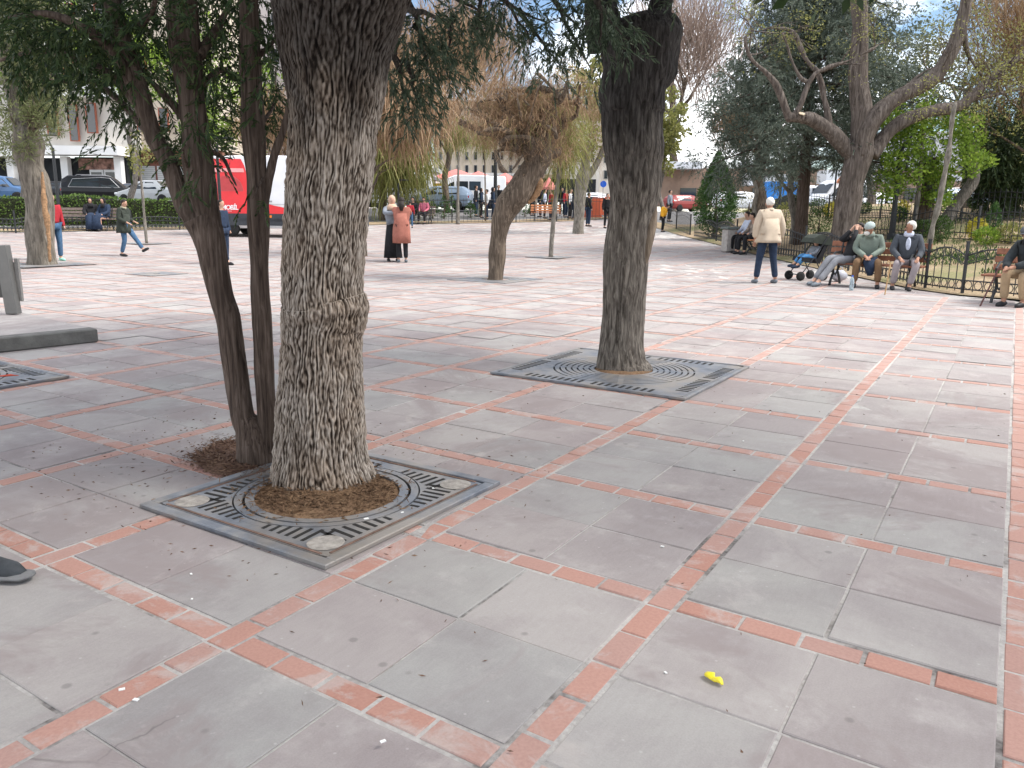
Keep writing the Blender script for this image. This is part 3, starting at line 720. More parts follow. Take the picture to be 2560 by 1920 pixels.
# heap of dry needles round its foot
def heap(name, pts, h, mat, label, n=2600):
    c = sum(pts, Vector())/len(pts); m = MB(); rings_ = 9; seg = 56
    vs = []
    for j in range(rings_+1):
        t = j/rings_
        for k in range(seg):
            f = k/seg*len(pts); i0 = int(f) % len(pts); q = pts[i0].lerp(pts[(i0+1) % len(pts)], f-int(f))
            p = c.lerp(q, t*(1+.14*noise.noise(Vector((k*.4, t*2, 3.3))))); zz = h*(1-t**1.7)+.012*noise.noise(Vector((p.x*14, p.y*14, 0)))*(1-t)
            vs.append((p.x-c.x, p.y-c.y, max(-.002 if t > .97 else .003, zz)))
    fs = [(j*seg+k, (j+1)*seg+k, (j+1)*seg+(k+1) % seg, j*seg+(k+1) % seg) for j in range(rings_) for k in range(seg)]
    m.add(vs, fs)
    root = m.build(name, mat, None, True); root.location = (c.x, c.y, hz(c.x, c.y)+.003)
    tag(root, kind='stuff', label=label, cat='litter')
    # loose needles spread past the edge
    P = np.array([[0, 0, 0.]])
    a = nr.uniform(0, 6.283, n); rr_ = np.sqrt(nr.uniform(0, 1, n))
    f = a/6.2832*len(pts); q = np.array([[*(pts[int(x) % len(pts)].lerp(pts[(int(x)+1) % len(pts)], x-int(x))-c)] for x in f])
    ex = nr.exponential(.16, n)[:, None]
    P = q*(rr_[:, None]*.95+ex); P[:, 2] = np.maximum(.004, h*(1-np.minimum(1, np.linalg.norm(P[:, :2], axis=1)/np.maximum(.05, np.linalg.norm(q[:, :2], axis=1)))**1.7)+.008)
    D = rand_dir(n); D[:, 2] *= .25; V, Q = leaves(P, D, .035, .007)
    np_mesh('loose_needles', V, Q, mat, root)
    return root
m_needle = leafmat('dry_brown_needles', [(.15, (.06, .035, .025)), (.5, (.14, .08, .055)), (.9, (.27, .17, .11))], rough=.9, trans=0)
heap('needle_litter', [G(x*S, y*S) for x, y in ((420, 985), (470, 955), (560, 950), (610, 985), (575, 1030), (500, 1032), (430, 1012))], .035, m_needle, 'brown needle litter heaped at the foot of the juniper')

heap('bark_and_leaf_litter', [G(px_, py_) for px_, py_ in ((640, 1240), (690, 1190), (800, 1165), (930, 1180), (975, 1225), (955, 1262), (850, 1288), (730, 1290), (655, 1268))], .03, litter, 'orange-brown bark and leaf litter round the base of the thick trunk', n=3200).location.z += .010
# a thin scatter of dry leaves and needles over the paving
_P = []
for cx_, cy_, rr_, nn_ in ((b1.x, b1.y, 1.2, 260), (bj.x-.3, bj.y, 1.1, 520), (b1.x+1.2, b1.y-1.0, 2.6, 70), (G(1562, 922).x, G(1562, 922).y, 2.0, 90), (b1.x-2.5, b1.y+1, 2.5, 90), (b1.x+3, b1.y+3, 4, 50)):
    for k in range(nn_):
        a = rnd.uniform(0, 6.28); q = rr_*rnd.random()**.8; _P.append((cx_+q*math.cos(a), cy_+q*math.sin(a), .006))
_P = np.array(_P); _D = rand_dir(len(_P)); _D[:, 2] *= .12; _V, _Q = leaves(_P, _D, .022, .006)
tag(np_mesh('dry_leaf_scatter', _V, _Q, m_needle), 'dry brown leaves and needles scattered thinly over the near paving', 'fallen leaves', kind='stuff')
# ---------------------------------------------------------------- tree 2: dark pollarded trunk
b2 = G(1562, 922)
rnd.seed(23)
t2 = empty('dark_pollarded_tree', b2, 0, 'dark trunk with a swollen pollarded top standing in the large ringed grate', 'tree')
rows = [(938, 1484, 1640), (930, 1488, 1634), (905, 1495, 1618), (870, 1499, 1613), (825, 1502, 1611), (775, 1505, 1612), (722, 1507, 1612), (670, 1510, 1617), (618, 1515, 1622), (575, 1519, 1628), (540, 1521, 1637), (500, 1522, 1648), (463, 1520, 1652), (430, 1516, 1650), (411, 1514, 1650), (370, 1508, 1658), (330, 1505, 1654), (290, 1504, 1656), (250, 1503, 1662), (210, 1502, 1672), (170, 1501, 1694), (130, 1502, 1702), (95, 1503, 1698), (65, 1508, 1680), (45, 1525, 1655)]
def fn2(q, dv, i, th):
    v = .010*(.5-abs(noise.noise(Vector((q.x*22, q.y*22, q.z*3.2))))*2)+.004*noise.noise(Vector((q.x*50, q.y*50, q.z*12)))+.03*noise.noise(Vector((q.x*2.6, q.y*2.6, q.z*1.9)))
    if q.z > 2.2: v += .05*noise.noise(Vector((q.x*4.5, q.y*4.5, q.z*4)))
    return v
mb = MB(); profile_trunk(mb, b2, rows, 110, fn2, 7)
def lp(base, pts, dz=None): return [VP(x, y, base, (dz[i] if dz else 0)) for i, (x, y) in enumerate(pts)]
limb(mb, lp(b2, [(1520, 120), (1508, 60), (1500, 0), (1490, -80), (1470, -200)]), [.17, .15, .13, .12, .1], 16, 4, bark_fn(.008, 18, 3))
limb(mb, lp(b2, [(1640, 120), (1645, 60), (1652, 10), (1668, -60), (1690, -200)]), [.13, .11, .095, .09, .08], 16, 4, bark_fn(.008, 18, 3))
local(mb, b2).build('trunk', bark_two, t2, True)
sc_ = MB(); limb(sc_, lp(b2, [(1634, 500), (1626, 560), (1614, 620), (1600, 690), (1598, 740), (1594, 810)], [-.06]*6), [.02, .055, .05, .038, .036, .012], 12, 5, bark_fn(.012, 26, 3))
local(sc_, b2).build('peeled_strip', barkmat('peeled_trunk_wood', (.10, .075, .055), (.2, .155, .115), (.33, .26, .19), .1, 30, 1, .02), t2, True)
lm = MB(); tips = []
for x, y, d_ in ((1470, -180, (-.3, 0, 1)), (1690, -180, (.4, 0, 1)), (1490, -60, (-.8, .3, .5)), (1668, -60, (.8, -.3, .6))):
    grow(lm, VP(x, y, b2), d_, 1.3, .07, 3, tips, .35, .4, 6, .006)
local(lm, b2).build('limbs', bark_dark, t2, True)
cl = [(t.x-b2.x, t.y-b2.y, t.z-b2.z+.2, rnd.uniform(.45, .8)) for t in tips if t.z > 3.6]
for k in range(48):
    a = rnd.uniform(0, 6.28); rr_ = 3.0*math.sqrt(rnd.random()); cl.append((rr_*math.cos(a), rr_*math.sin(a), rnd.uniform(4.2, 6.4), rnd.uniform(.6, 1.0)))
leaf_crown('crown', cl, 230, .16, .085, m_dark, t2)
BC = []
for x, y, r_ in ((1500, 20, .16), (1530, 0, .16), (1545, 40, .13), (1520, 60, .1), (1560, 10, .15), (1480, 50, .12), (1585, 75, .06), (1555, 100, .07), (1620, -10, .12), (1690, -5, .1)):
    p = VP(x, y, b2, -.45); BC.append((p.x-b2.x, p.y-b2.y, p.z-b2.z, r_))
spray_crown('low_foliage', BC, 420, .16, 10, .05, .012, m_cedar, t2, (0, 0, -.6))
# ---------------------------------------------------------------- tree 3: bent trunk with drooping brown crown
def z3(rows): return col(850, 0, 2.304, rows)
def q3(x, y): return (850+x/2.304, y/2.304)
b3 = G(1239, 699)
rnd.seed(24)
t3 = empty('bent_weeping_tree', b3, 0, 'bent trunk under a matted crown of drooping tan twigs in the middle of the plaza', 'tree')
mb = MB()
profile_trunk(mb, b3, z3([(1618, 850, 948), (1600, 857, 944), (1500, 860, 946), (1400, 865, 955), (1300, 874, 970), (1240, 880, 996), (1190, 892, 1030), (1150, 922, 1068), (1100, 955, 1108), (1050, 988, 1138), (1000, 1026, 1168), (950, 1056, 1195), (900, 1050, 1220), (860, 1020, 1235), (830, 1000, 1230), (800, 1010, 1200)]), 40, bark_fn(.012, 14, 2.2, .05, 3), 5)
def l3(pts, r0, r1, dz=None):
    P_ = lp(b3, [q3(x, y) for x, y in pts], dz); n = len(P_); limb(mb, P_, [r0+(r1-r0)*k/(n-1) for k in range(n)], 10, 4, bark_fn(.01, 12, 3, .04, 4)); return P_
arms = []
for pts, dz in (([(1060, 850), (960, 800), (880, 770), (780, 740), (690, 700)], (0, .1, .2, .3, .4)), ([(1100, 850), (1020, 740), (960, 640), (900, 560)], (0, -.2, -.3, -.5)),
                ([(1180, 860), (1230, 800), (1280, 700), (1300, 600)], (0, .1, .1, .2)), ([(1150, 850), (1130, 720), (1110, 600), (1120, 480)], (0, .2, .2, .3)),
                ([(1190, 880), (1250, 880), (1270, 850)], (0, .1, .2)), ([(1100, 860), (1000, 850), (930, 830)], (0, -.3, -.4)), ([(1120, 840), (1180, 700), (1240, 560)], (0, -.3, -.6)), ([(1100, 840), (1010, 700), (860, 640), (780, 600)], (0, .4, .7, .9))):
    P_ = l3(pts, .14, .04, dz); arms.append(P_)
for k in range(26):
    P0 = rnd.choice(arms); p = P0[rnd.randint(1, len(P0)-1)]; pts = [p]
    for j in range(4): pts.append(pts[-1]+Vector((rnd.gauss(0, .22), rnd.gauss(0, .22), rnd.gauss(.06, .16))))
    limb(mb, pts, [.05, .045, .035, .025, .012], 7, 3, bark_fn(.008, 14, 5, .04, 7))
local(mb, b3).build('trunk', bark_tan, t3, True)
sp = MB(); limb(sp, lp(b3, [q3(1130, 1010), q3(1150, 1060), q3(1120, 1130), q3(1080, 1170)], (-.1, -.05, -.02, -.05)), [.05, .09, .07, .02], 10, 4, bark_fn(.02, 14, 4))
local(sp, b3).build('split_wood', rotw, t3, True)
P = []
for P_ in arms:
    for a, b in zip(P_[:-1], P_[1:]):
        for k in range(260): q = a.lerp(b, rnd.random()); P.append((q.x+rnd.gauss(0, .16), q.y+rnd.gauss(0, .25), q.z+rnd.gauss(.05, .16)))
cen = VP(*q3(1020, 590), b3)
PC3 = sub_clumps(cen, (1.5, 1.5, .98), 85, .30, hollow=.15); P2, _ = blob_points(PC3, 900); P2 = P2[P2[:, 2] > cen.z-1.0+.12*np.sin(P2[:, 0]*5)]
P = np.concatenate([np.array(P), P2])
strands('drooping_twigs', P-np.array([*b3]), .30, .014, m_tan, t3, wob=.75, droop=.35, seg=5)
strands('shoot_foliage', (P[nr.integers(0, len(P), 350)]-np.array([*b3])), .6, .012, m_olive, t3, wob=.3, droop=1.0)
# ---------------------------------------------------------------- generic background trees
def bgtree(name, px, py, base_fn, hpx, rpx, crown_c, label, bark, kind, mat, tr=None, group=None, dens=1.0, lean=0, cat='tree', bottom=.0, trunk_top=None):
    b = base_fn(px, py); dpt = depth(b); k = dpt/FPX
    root = empty(name, b, 0, label, cat, group)
    tip = VP(px+lean, py-hpx, b); r = (tr or hpx*.035)*k; m = MB(); tips = []
    n = 6; pts = [b-Vector((0, 0, .1))]+[b.lerp(tip, t*.62)+Vector((rnd.gauss(0, .05), rnd.gauss(0, .05), 0))*(dpt/25) for t in (.15, .35, .55, .75, 1)]
    limb(m, pts, [r*1.35, r*1.1, r, r*.95, r*.85, r*.7], 10, 3, bark_fn(r*.08, 14, 2, r*.25, 3))
    H = (tip-b).length
    for a in range(6):
        an = a*1.05+rnd.random(); grow(m, pts[rnd.choice([3, 4, 5])], (math.cos(an), math.sin(an), .8), H*.22, r*.5, 3 if kind == 'bare' else 2, tips, .5, .2, 6, .008*dpt/25)
    local(m, b).build('trunk', bark, root, True)
    cc = VP(crown_c[0], crown_c[1], b)-b; rw = rpx[0]*k; rh = rpx[1]*k
    pad = np.array([[*(t-b)] for t in tips])
    if kind == 'leaf':
        cl = sub_clumps(cc, (rw, rw, rh), int(60*dens), rw*.23); leaf_crown('crown', cl, 110*dens/(rw*.23)**2*1.0, max(.05, .0042*dpt), max(.03, .0028*dpt), mat, root)
    elif kind == 'willow':
        nn = int(2600*dens); d = rand_dir(nn); P = np.array([*cc])+d*np.array([rw, rw, rh])*nr.uniform(.3, 1, (nn, 1)); strands('crown', P, rh*.8, .0016*dpt, mat, root, wob=.12)
    elif kind == 'bare':
        nn = int(3200*dens); d = rand_dir(nn); P = np.array([*cc])+d*np.array([rw, rw, rh])*nr.uniform(.15, 1, (nn, 1)); strands('crown', P, rh*.55, .0011*dpt, mat, root, out=np.array([[0, 0, .9]])+d*.6, wob=.3, droop=.1)
    return root
# ------------------------------------------------------------------ park side and background
def GH(px, py, fn=None):
    fn = fn or hpark; r = ray(px, py); t = .5
    while t < 300:
        p = CAM+r*t
        if p.z < fn(p.x, p.y): break
        t *= 1.01
    p = CAM+r*t; return Vector((p.x, p.y, fn(p.x, p.y)))
def at_depth(px, d, fn=hz):     # ground point under column px, d metres away in depth
    p = DP(px, 560, d); return Vector((p.x, p.y, fn(p.x, p.y)))
c5 = lambda x, y: (1550+x/2.183, y/2.183)
c1 = lambda x, y: (x/2.183, y/2.183)
q4 = lambda x, y: (1050+x/4.424, 360+y/4.424)
blackm = plain('black_painted_iron', (.022, .024, .026), .5, .3, 30, .4)
def railing(name, pts, hfn, label, h=.72, ring_r=.075, group=None, pitch=.16, post_h=.9, span=2.5, simple=False, arch=.14):
    root = empty(name, pts[0], 0, label, 'fence', group); b = pts[0]
    for a, c in zip(pts[:-1], pts[1:]):
        L = math.hypot(c.x-a.x, c.y-a.y); n = max(1, round(L/span)); an = math.atan2(c.y-a.y, c.x-a.x)
        for s in range(n):
            p0 = a.lerp(c, s/n); p1 = a.lerp(c, (s+1)/n); p0 = Vector((p0.x, p0.y, hfn(p0.x, p0.y)))-b; p1 = Vector((p1.x, p1.y, hfn(p1.x, p1.y)))-b
            m = MB(); m.box(p0+Vector((0, 0, post_h/2)), (.042, .042, post_h), rz=an); m.box(p0+Vector((0, 0, post_h+.012)), (.052, .052, .024), rz=an); m.build('post', blackm, root)
            m = MB(); k = max(2, int((L/n)/pitch))
            top = [p0.lerp(p1, t/k)+Vector((0, 0, h-arch+arch*math.sin(math.pi*t/k))) for t in range(k+1)]
            m.tube(top, .014, 4); m.tube([p+Vector((0, 0, -2.1*ring_r)) for p in top], .009, 4)
            lo = [p0.lerp(p1, t/k)+Vector((0, 0, .07)) for t in (0, k)]; m.tube(lo, .012, 4); m.tube([p+Vector((0, 0, 2.1*ring_r)) for p in lo], .012, 4)
            for t in range(k+1):
                q = p0.lerp(p1, t/k); m.tube([q+Vector((0, 0, .03)), Vector((q.x, q.y, top[t].z+(.05 if not simple else .1)))], .0085, 4)
                if t < k and not simple:
                    for zc in (.07+ring_r*1.05, top[t].z-q.z-ring_r*1.05):
                        qq = p0.lerp(p1, (t+.5)/k)+Vector((0, 0, zc)); d_ = (p1-p0).normalized()
                        m.tube([qq+d_*ring_r*.9*math.cos(R(45*j))+Vector((0, 0, ring_r*math.sin(R(45*j)))) for j in range(9)], .008, 4, cap=False)
            m.build('panel', blackm, root)
    return root
EDGE = lambda px, py, back=.25: GH(px, py)
railing('ornamental_railing', [GH(2720, 764), GH(2560, 748), GH(2405, 735), GH(2312, 722), GH(2240, 705), GH(2140, 684)], hpark, 'black wrought iron railing with rings behind the benches at the right edge', h=.80)
railing('ornamental_railing', [GH(2120, 678), GH(2010, 652), GH(1900, 634), GH(1790, 604), GH(1735, 595)], hpark, 'black wrought iron railing between the standing man and the juniper bush', h=.78)
railing('ornamental_railing', [GH(2620, 622), GH(2440, 606), GH(2280, 598), GH(2100, 588)], hpark, 'black railing higher up the planted bank behind the slanting trees', h=.8, simple=True)
railing('ornamental_railing', [GH(2620, 560), GH(2400, 553), GH(2200, 549), GH(1960, 548)], hpark, 'farthest black railing along the top of the bank', h=.9, simple=True)
railing('ornamental_railing', [G(1725, 590), G(1690, 577), G(1655, 566)], hz, 'black railing beside the yellow-clothed person', h=.95, simple=True)
railing('metal_fence', [G(1540, 549), G(1420, 552), G(1290, 556), G(1130, 558), G(1010, 562)], hz, 'tall black railing along the far side of the plaza behind the bent tree', h=1.15, simple=True, post_h=1.3, arch=.02, pitch=.2)
railing('ornamental_railing', [G(560, 572), G(330, 577), G(100, 579), G(40, 583), G(-120, 590)], hz, 'low black railing in front of the clipped hedge', h=.55, arch=.06, post_h=.8)
# ---------------- hedges and shrubs
def hedge(name, a, b, h, wd, mat, label, hfn=hz, n=5200, lf=.10, z0=.05, group=None):
    c = (a+b)/2; root = empty(name, (c.x, c.y, hfn(c.x, c.y)), math.atan2(b.y-a.y, b.x-a.x), label, 'hedge', group); L = math.hypot(b.x-a.x, b.y-a.y)
    P = np.stack([nr.uniform(-L/2, L/2, n), nr.uniform(-wd/2, wd/2, n), nr.uniform(z0, h, n)], 1)
    f = nr.integers(0, 4, n); P[f == 0, 1] = -wd/2; P[f == 1, 2] = h; P[f == 2, 1] = -wd/2+.05
    P += np.stack([np.zeros(n), .09*np.sin(P[:, 0]*2.1), .07*np.sin(P[:, 0]*1.3+1)+.03*np.sin(P[:, 0]*5)], 1)
    V, Q = leaves(P, rand_dir(n)+np.array([0, -.4, .3]), lf, lf*.6); np_mesh('leaves', V, Q, mat, root)
    m = MB(); m.box((0, .03, h*.5), (L-.1, wd*.75, h*.86)); m.build('branches', plain('hedge_inner', (.018, .022, .010), .95, .4, 10), root)
    return root
m_hedge = leafmat('hedge_leaves', [(.15, (.035, .065, .014)), (.45, (.08, .14, .03)), (.75, (.15, .22, .05)), (.95, (.22, .28, .08))], trans=.3)
hedge('clipped_hedge', G(-160, 571), G(470, 566), 1.22, .9, m_hedge, 'long clipped green hedge in front of the parked cars')
hedge('clipped_hedge', GH(1850, 520), GH(1990, 520), .75, 1.2, m_olive, 'loose olive hedge behind the stone bin', hfn=hpark, n=2600)
def shrub(name, p, r, h, mat, label, cat='shrub', n=900, lf=.07, cone=False, group=None, round_=True):
    root = empty(name, p, 0, label, cat, group); d = rand_dir(n); t = nr.uniform(.55, 1, (n, 1))
    P = d*t*np.array([r, r, h/2]); P[:, 2] += h/2
    if cone: f = np.clip(1.35-P[:, 2:3]/h*1.1, .12, 1); P[:, :2] *= f[:, :]
    V, Q = leaves(P, d+rand_dir(n)*.8+np.array([0, 0, .5]), lf, lf*.5); np_mesh('leaves', V, Q, mat, root)
    m = MB(); m.tube([(0, 0, -.05), (.01, 0, h*.6)], [r*.1+.01, .008], 6); m.build('stem', bark_tan, root); return root
m_yel = leafmat('golden_leaves', [(.15, (.2, .18, .02)), (.5, (.42, .38, .04)), (.9, (.6, .52, .1))], trans=.3)
m_cone = leafmat('deep_green_scales', [(.15, (.02, .05, .015)), (.5, (.05, .11, .03)), (.9, (.11, .19, .055))], trans=.2)
for i, (x, y, r_, h_, mt, lb, co, nm) in enumerate([
    (1785, 594, .95, 3.3, m_cone, 'tall full green juniper bush behind the railing end', True, 'juniper_bush'),
    (2030, 1278, .22, .85, m_cone, 'small dark cone-shaped conifer on the bank at right', True, 'dwarf_conifer'),
    (1940, 1310, .25, .55, m_yel, 'golden yellow shrub left of the small cone conifer', False, 'shrub'),
    (1995, 1345, .3, .45, m_bright, 'light green low shrub below the cone conifer', False, 'shrub'),
    (1740, 1325, .3, .7, m_shrub, 'round green bush beside the slanting pale trunk', False, 'shrub'),
    (1640, 1300, .3, .5, m_shrub, 'low green bush left of the slanting trunks', False, 'shrub'),
    (1080, 1290, .45, .95, m_shrub, 'leafy green bush between conifer trunk and forked tree', False, 'shrub'),
    (1080, 1180, .4, .7, m_shrub, 'green bush behind the leafy one near the forked tree', False, 'shrub'),
    (1150, 1190, .3, .6, m_yel, 'yellowish grassy shrub left of the forked trunk', False, 'shrub'),
    (1325, 1170, .3, .45, m_shrub, 'round bush right of the forked trunk', False, 'shrub'),
    (1525, 1190, .3, .6, m_yel, 'golden shrub behind the black lamp post', False, 'shrub'),
    (1520, 1215, .26, .5, m_cone, 'green round shrub under the golden one by the lamp post', False, 'shrub'),
    (1935, 1140, .25, .4, m_shrub, 'small bush at the top of the bank below dark evergreen', False, 'shrub'),
    (900, 1240, .5, .9, m_olive, 'olive grassy shrub behind the man in the beige jacket', False, 'shrub'),
    (700, 1180, .9, 1.1, m_olive, 'wide dry ornamental grass behind the far bench', False, 'shrub'),
    (2120, 1330, .35, .5, m_olive, 'dry olive plant in front of the old man at right', False, 'shrub')]):
    px, py = (x, y) if i == 0 else c5(x, y)
    p = GH(px, py); shrub(nm, p, r_, h_, mt, lb, 'shrub', n=9500 if i == 0 else 900, lf=.10 if i == 0 else .07, cone=co)
YC = ['just right of the red car', 'left of the thin pale trunk', 'touching the thin pale trunk on its left', 'midway between thin pale trunk and lamp', 'right behind the bent trunk', 'left of the orange bench', 'nearest the pink-clothed sitter', 'left of the very thin dark sapling', 'behind the lamp post beside the bent trunk', 'between the slender and the forked trunk']
for i, (x, y) in enumerate([(140, 850), (265, 855), (355, 830), (560, 840), (1160, 830), (1210, 800), (60, 840), (660, 830), (960, 830), (1600, 800)]):
    px, py = q4(x, y-35); p = G(px, py); shrub('young_conifer', p, .4, rnd.uniform(.8, 1.25), m_cone, 'young green conifer behind the far railing, '+YC[i], 'shrub', n=420, lf=.1, cone=True, group='young conifers behind the far railing')
# ground cover patches
P = []
for (px, py, r_) in ((2150, 610, 1.6), (2440, 640, 1.2), (2360, 655, .9), (2480, 655, .9), (2250, 560, 2.4), (2050, 570, 2), (2400, 600, 1.4), (2560, 690, .8), (2480, 560, 2.2)):
    c = GH(px, py)
    for k in range(620):
        a = rnd.uniform(0, 6.28); q = r_*math.sqrt(rnd.random()); x, y = c.x+q*math.cos(a), c.y+q*math.sin(a)
        if not inside(x, y): P.append((x, y, hpark(x, y)+.02))
P = np.array(P); D = rand_dir(len(P))*.6; D[:, 2] = 1; V, Q = leaves(P, D, .10, .022)
tag(np_mesh('grass_tufts', V, Q, m_shrub), 'patches of short green grass on the brown bank', 'grass', kind='stuff')

# ---------------- lamp posts
def lamp(px, py, hp, lx, label, fn=hz, r=5, arm=(40, -55)):
    b = fn(px, py); k = depth(b)/FPX; root = empty('lamp_post', b, FACE, label, 'lamp post', 'black lamp posts around the plaza')
    h = hp*k; m = MB(); m.lathe([(r*k*1.9, 0), (r*k*1.9, .12), (r*k*1.25, .2), (r*k*1.1, h*.3), (r*k, h*.32), (r*k*.85, h)], seg=10); m.build('pole', blackm, root)
    m = MB(); m.tube([(0, 0, h-.05), (arm[0]*k*.5, 0, h-arm[1]*k*.55), (arm[0]*k, 0, h-arm[1]*k)], [r*k*.7, r*k*.4, r*k*.3], 6); m.build('arm', blackm, root)
    m = MB(); m.box((arm[0]*k+.15, 0, h-arm[1]*k+.02), (.5, .16, .05), bev=.02); m.build('lamp_head', blackm, root)
lamp(2228, 600, 215, 0, 'thick black lamp post rising behind the seated men', GH, 6.2, (36, -50))
lamp(1238, 540, 175, 0, 'black lamp post right behind the bent trunk', G, 4.5, (14, -30))
lamp(1946, 545, 105, 0, 'thin lamp post left of the conifer trunk beyond the grass', GH, 3.2, (8, -12))
lamp(2082, 530, 100, 0, 'thin lamp post beside the white van behind the forked tree', GH, 2.6, (18, -25))
lamp(153, 577, 200, 0, 'lamp post at the hedge by the garage building', G, 4, (-14, -28))
lamp(558, 628, 250, 0, 'slim lamp post close behind the left juniper stem', G, 4, (6, -20))
lamp(997, 556, 92, 0, 'lamp post above the embracing women', G, 2.6, (6, -10))
# ---------------- individual trees
# tree 4, cracked trunk at left
b4 = G(104, 661); t4 = empty('cracked_pine', b4, 0, 'old leaning pine with a rotten crack down its trunk at the left', 'tree')
mb = MB(); profile_trunk(mb, b4, col(0, 0, 2.183, [(1462, 138, 322), (1450, 148, 312), (1400, 152, 302), (1300, 154, 293), (1200, 150, 286), (1100, 144, 278), (1000, 134, 265), (960, 122, 256), (900, 106, 236), (850, 90, 232), (800, 82, 230), (740, 80, 205), (680, 74, 165), (600, 62, 146), (520, 42, 124), (450, 26, 108), (380, 8, 92), (300, -10, 70), (200, -30, 40)]), 44, bark_fn(.018, 9, 1.6, .08, 2.2), 5)
limb(mb, lp(b4, [c1(90, 470), c1(110, 430), c1(135, 380), c1(150, 300)]), [.14, .1, .09, .07], 10, 4, bark_fn(.01, 10, 3)); 
local(mb, b4).build('trunk', barkmat('pine_bark', (.07, .06, .048), (.165, .145, .118), (.26, .228, .19), .18, 16, 1, .03), t4, True)
mb = MB(); limb(mb, lp(b4, [c1(232, 940), c1(236, 1050), c1(250, 1150), c1(262, 1250), c1(270, 1350), c1(272, 1430)], [-.22, -.30, -.36, -.4, -.43, -.45]), [.02, .05, .06, .05, .035, .02], 9, 4, bark_fn(.03, 10, 4)); local(mb, b4).build('rotten_crack', rotw, t4, True)
PC = []
for x0, x1, y0, y1, n_, r_ in ((0, 200, 200, 420, 16, .34), (120, 360, 440, 560, 26, .28), (150, 370, 560, 720, 26, .25), (0, 90, 580, 860, 14, .25), (130, 260, 740, 840, 9, .2), (0, 40, 420, 600, 6, .25), (-80, 300, -200, 150, 34, .6), (180, 330, 300, 420, 10, .25)):
    for k in range(n_): p = VP(*c1(rnd.uniform(x0, x1), rnd.uniform(y0, y1)), b4, rnd.uniform(-.9, .9))-b4; PC.append((p.x, p.y, p.z, r_*rnd.uniform(.6, 1.2)))
leaf_crown('crown', PC, 1700, .14, .024, m_pine, t4, (0, 0, .3))
tw = MB()
for c in PC[:90:2]: limb(tw, [b4+Vector((0, 0, 0))+Vector((c[0]*.25, c[1]*.25, max(2.9, c[2]*.8))), b4+Vector((c[0]*.6, c[1]*.6, c[2]+.15)), b4+Vector(c[:3])], [.035, .02, .008], 5, 2)
local(tw, b4).build('branches', bark_tan, t4)
# young staked trees and thin trees
def thin_tree(rows, base, name, label, crown, mat, bark, kind='willow', n=500, dz=None, k=1):
    t = empty(name, base, 0, label, 'tree'); mb = MB(); profile_trunk(mb, base, rows, 10, bark_fn(.006, 20, 3, .015, 4), 4); local(mb, base).build('trunk', bark, t, True)
    if crown:
        d_ = depth(base); kk = d_/FPX; cx, cy, rx, ry = crown; c = VP(cx, cy, base)-base; d = rand_dir(n)
        P = np.array([*c])+d*np.array([rx*kk, rx*kk, ry*kk])*nr.uniform(.2, 1, (n, 1))
        if kind == 'willow': strands('crown', P, ry*kk*.8, .0011*d_, mat, t, wob=.15, droop=.8)
        else: leaf_crown('crown', sub_clumps(c, (rx*kk, rx*kk, ry*kk), 26, rx*kk*.28), 1200/(1+rx*kk), .003*d_+.03, .002*d_+.02, mat, t)
    return t
bt = G(366, 609); thin_tree(col(0, 0, 2.183, [(1330, 793, 808), (1200, 782, 797), (1050, 770, 784), (930, 758, 770), (820, 748, 758), (740, 742, 748)]), bt, 'young_tree', 'slim pale young tree with small olive crown right of the walking boy', (350, 375, 34, 56), m_olive, bark_pale, 'leaf')
bt = G(1377, 643); thin_tree(z3([(1482, 1200, 1228), (1400, 1206, 1232), (1300, 1215, 1240), (1200, 1224, 1250), (1100, 1236, 1262), (1000, 1248, 1276), (930, 1252, 1284), (850, 1262, 1290), (760, 1276, 1298), (680, 1290, 1308)]), bt, 'young_tree', 'slender trunk in its own grate between the bent tree and dark trunk', (1408, 330, 42, 120), m_olive, bark_pale, n=800)
tag(empty('tmp', (0, 0, 0)), kind='x') if False else None
m = MB(); square_minus_disc(m, .55, .55, .12, .002, .012, 40); o = m.build('tree_grate', iron); o.location = bt; tag(o, 'small grate round the slender trunk beyond the bent tree', 'tree grate'); o.rotation_euler = (0, 0, GR)
bt = G(1239, 699); m = MB(); square_minus_disc(m, .72, .72, .3, .002, .012, 40); ring(m, (0, 0), .38, .43, .012, .016); ring(m, (0, 0), .5, .55, .012, .016); o = m.build('tree_grate', iron); o.location = bt; tag(o, 'square grate round the bent weeping trunk', 'tree grate'); o.rotation_euler = (0, 0, GR)
m = MB(); square_minus_disc(m, .85, .85, .42, .002, .012, 40); o = m.build('tree_grate', iron); o.location = b4; tag(o, 'dark grate round the cracked pine at left', 'tree grate'); o.rotation_euler = (0, 0, GR)
bt = G(366, 609); m = MB(); square_minus_disc(m, .55, .55, .1, .002, .012, 40); o = m.build('tree_grate', iron); o.location = bt; tag(o, 'small grate under the slim pale young tree', 'tree grate'); o.rotation_euler = (0, 0, GR)
bt = G(392, 685); m = MB(); square_minus_disc(m, .45, .45, .08, .002, .012, 40); o = m.build('drain_cover', iron); o.location = bt; tag(o, 'empty dark grate in the plaza in front of the walking boy', 'drain'); o.rotation_euler = (0, 0, GR)
bt = G(1145, 561); thin_tree(q4(0, 0) and [(360+y/4.424, 1050+a/4.424, 1050+b/4.424) for y, a, b in [(885, 396, 440), (750, 400, 436), (600, 404, 434), (450, 408, 436), (300, 412, 436), (150, 415, 436), (60, 420, 434)]], bt, 'thin_tree', 'thin pale trunk standing against the far railing left of the bent tree', (1146, 330, 46, 50), m_olive, bark_pale, n=600)
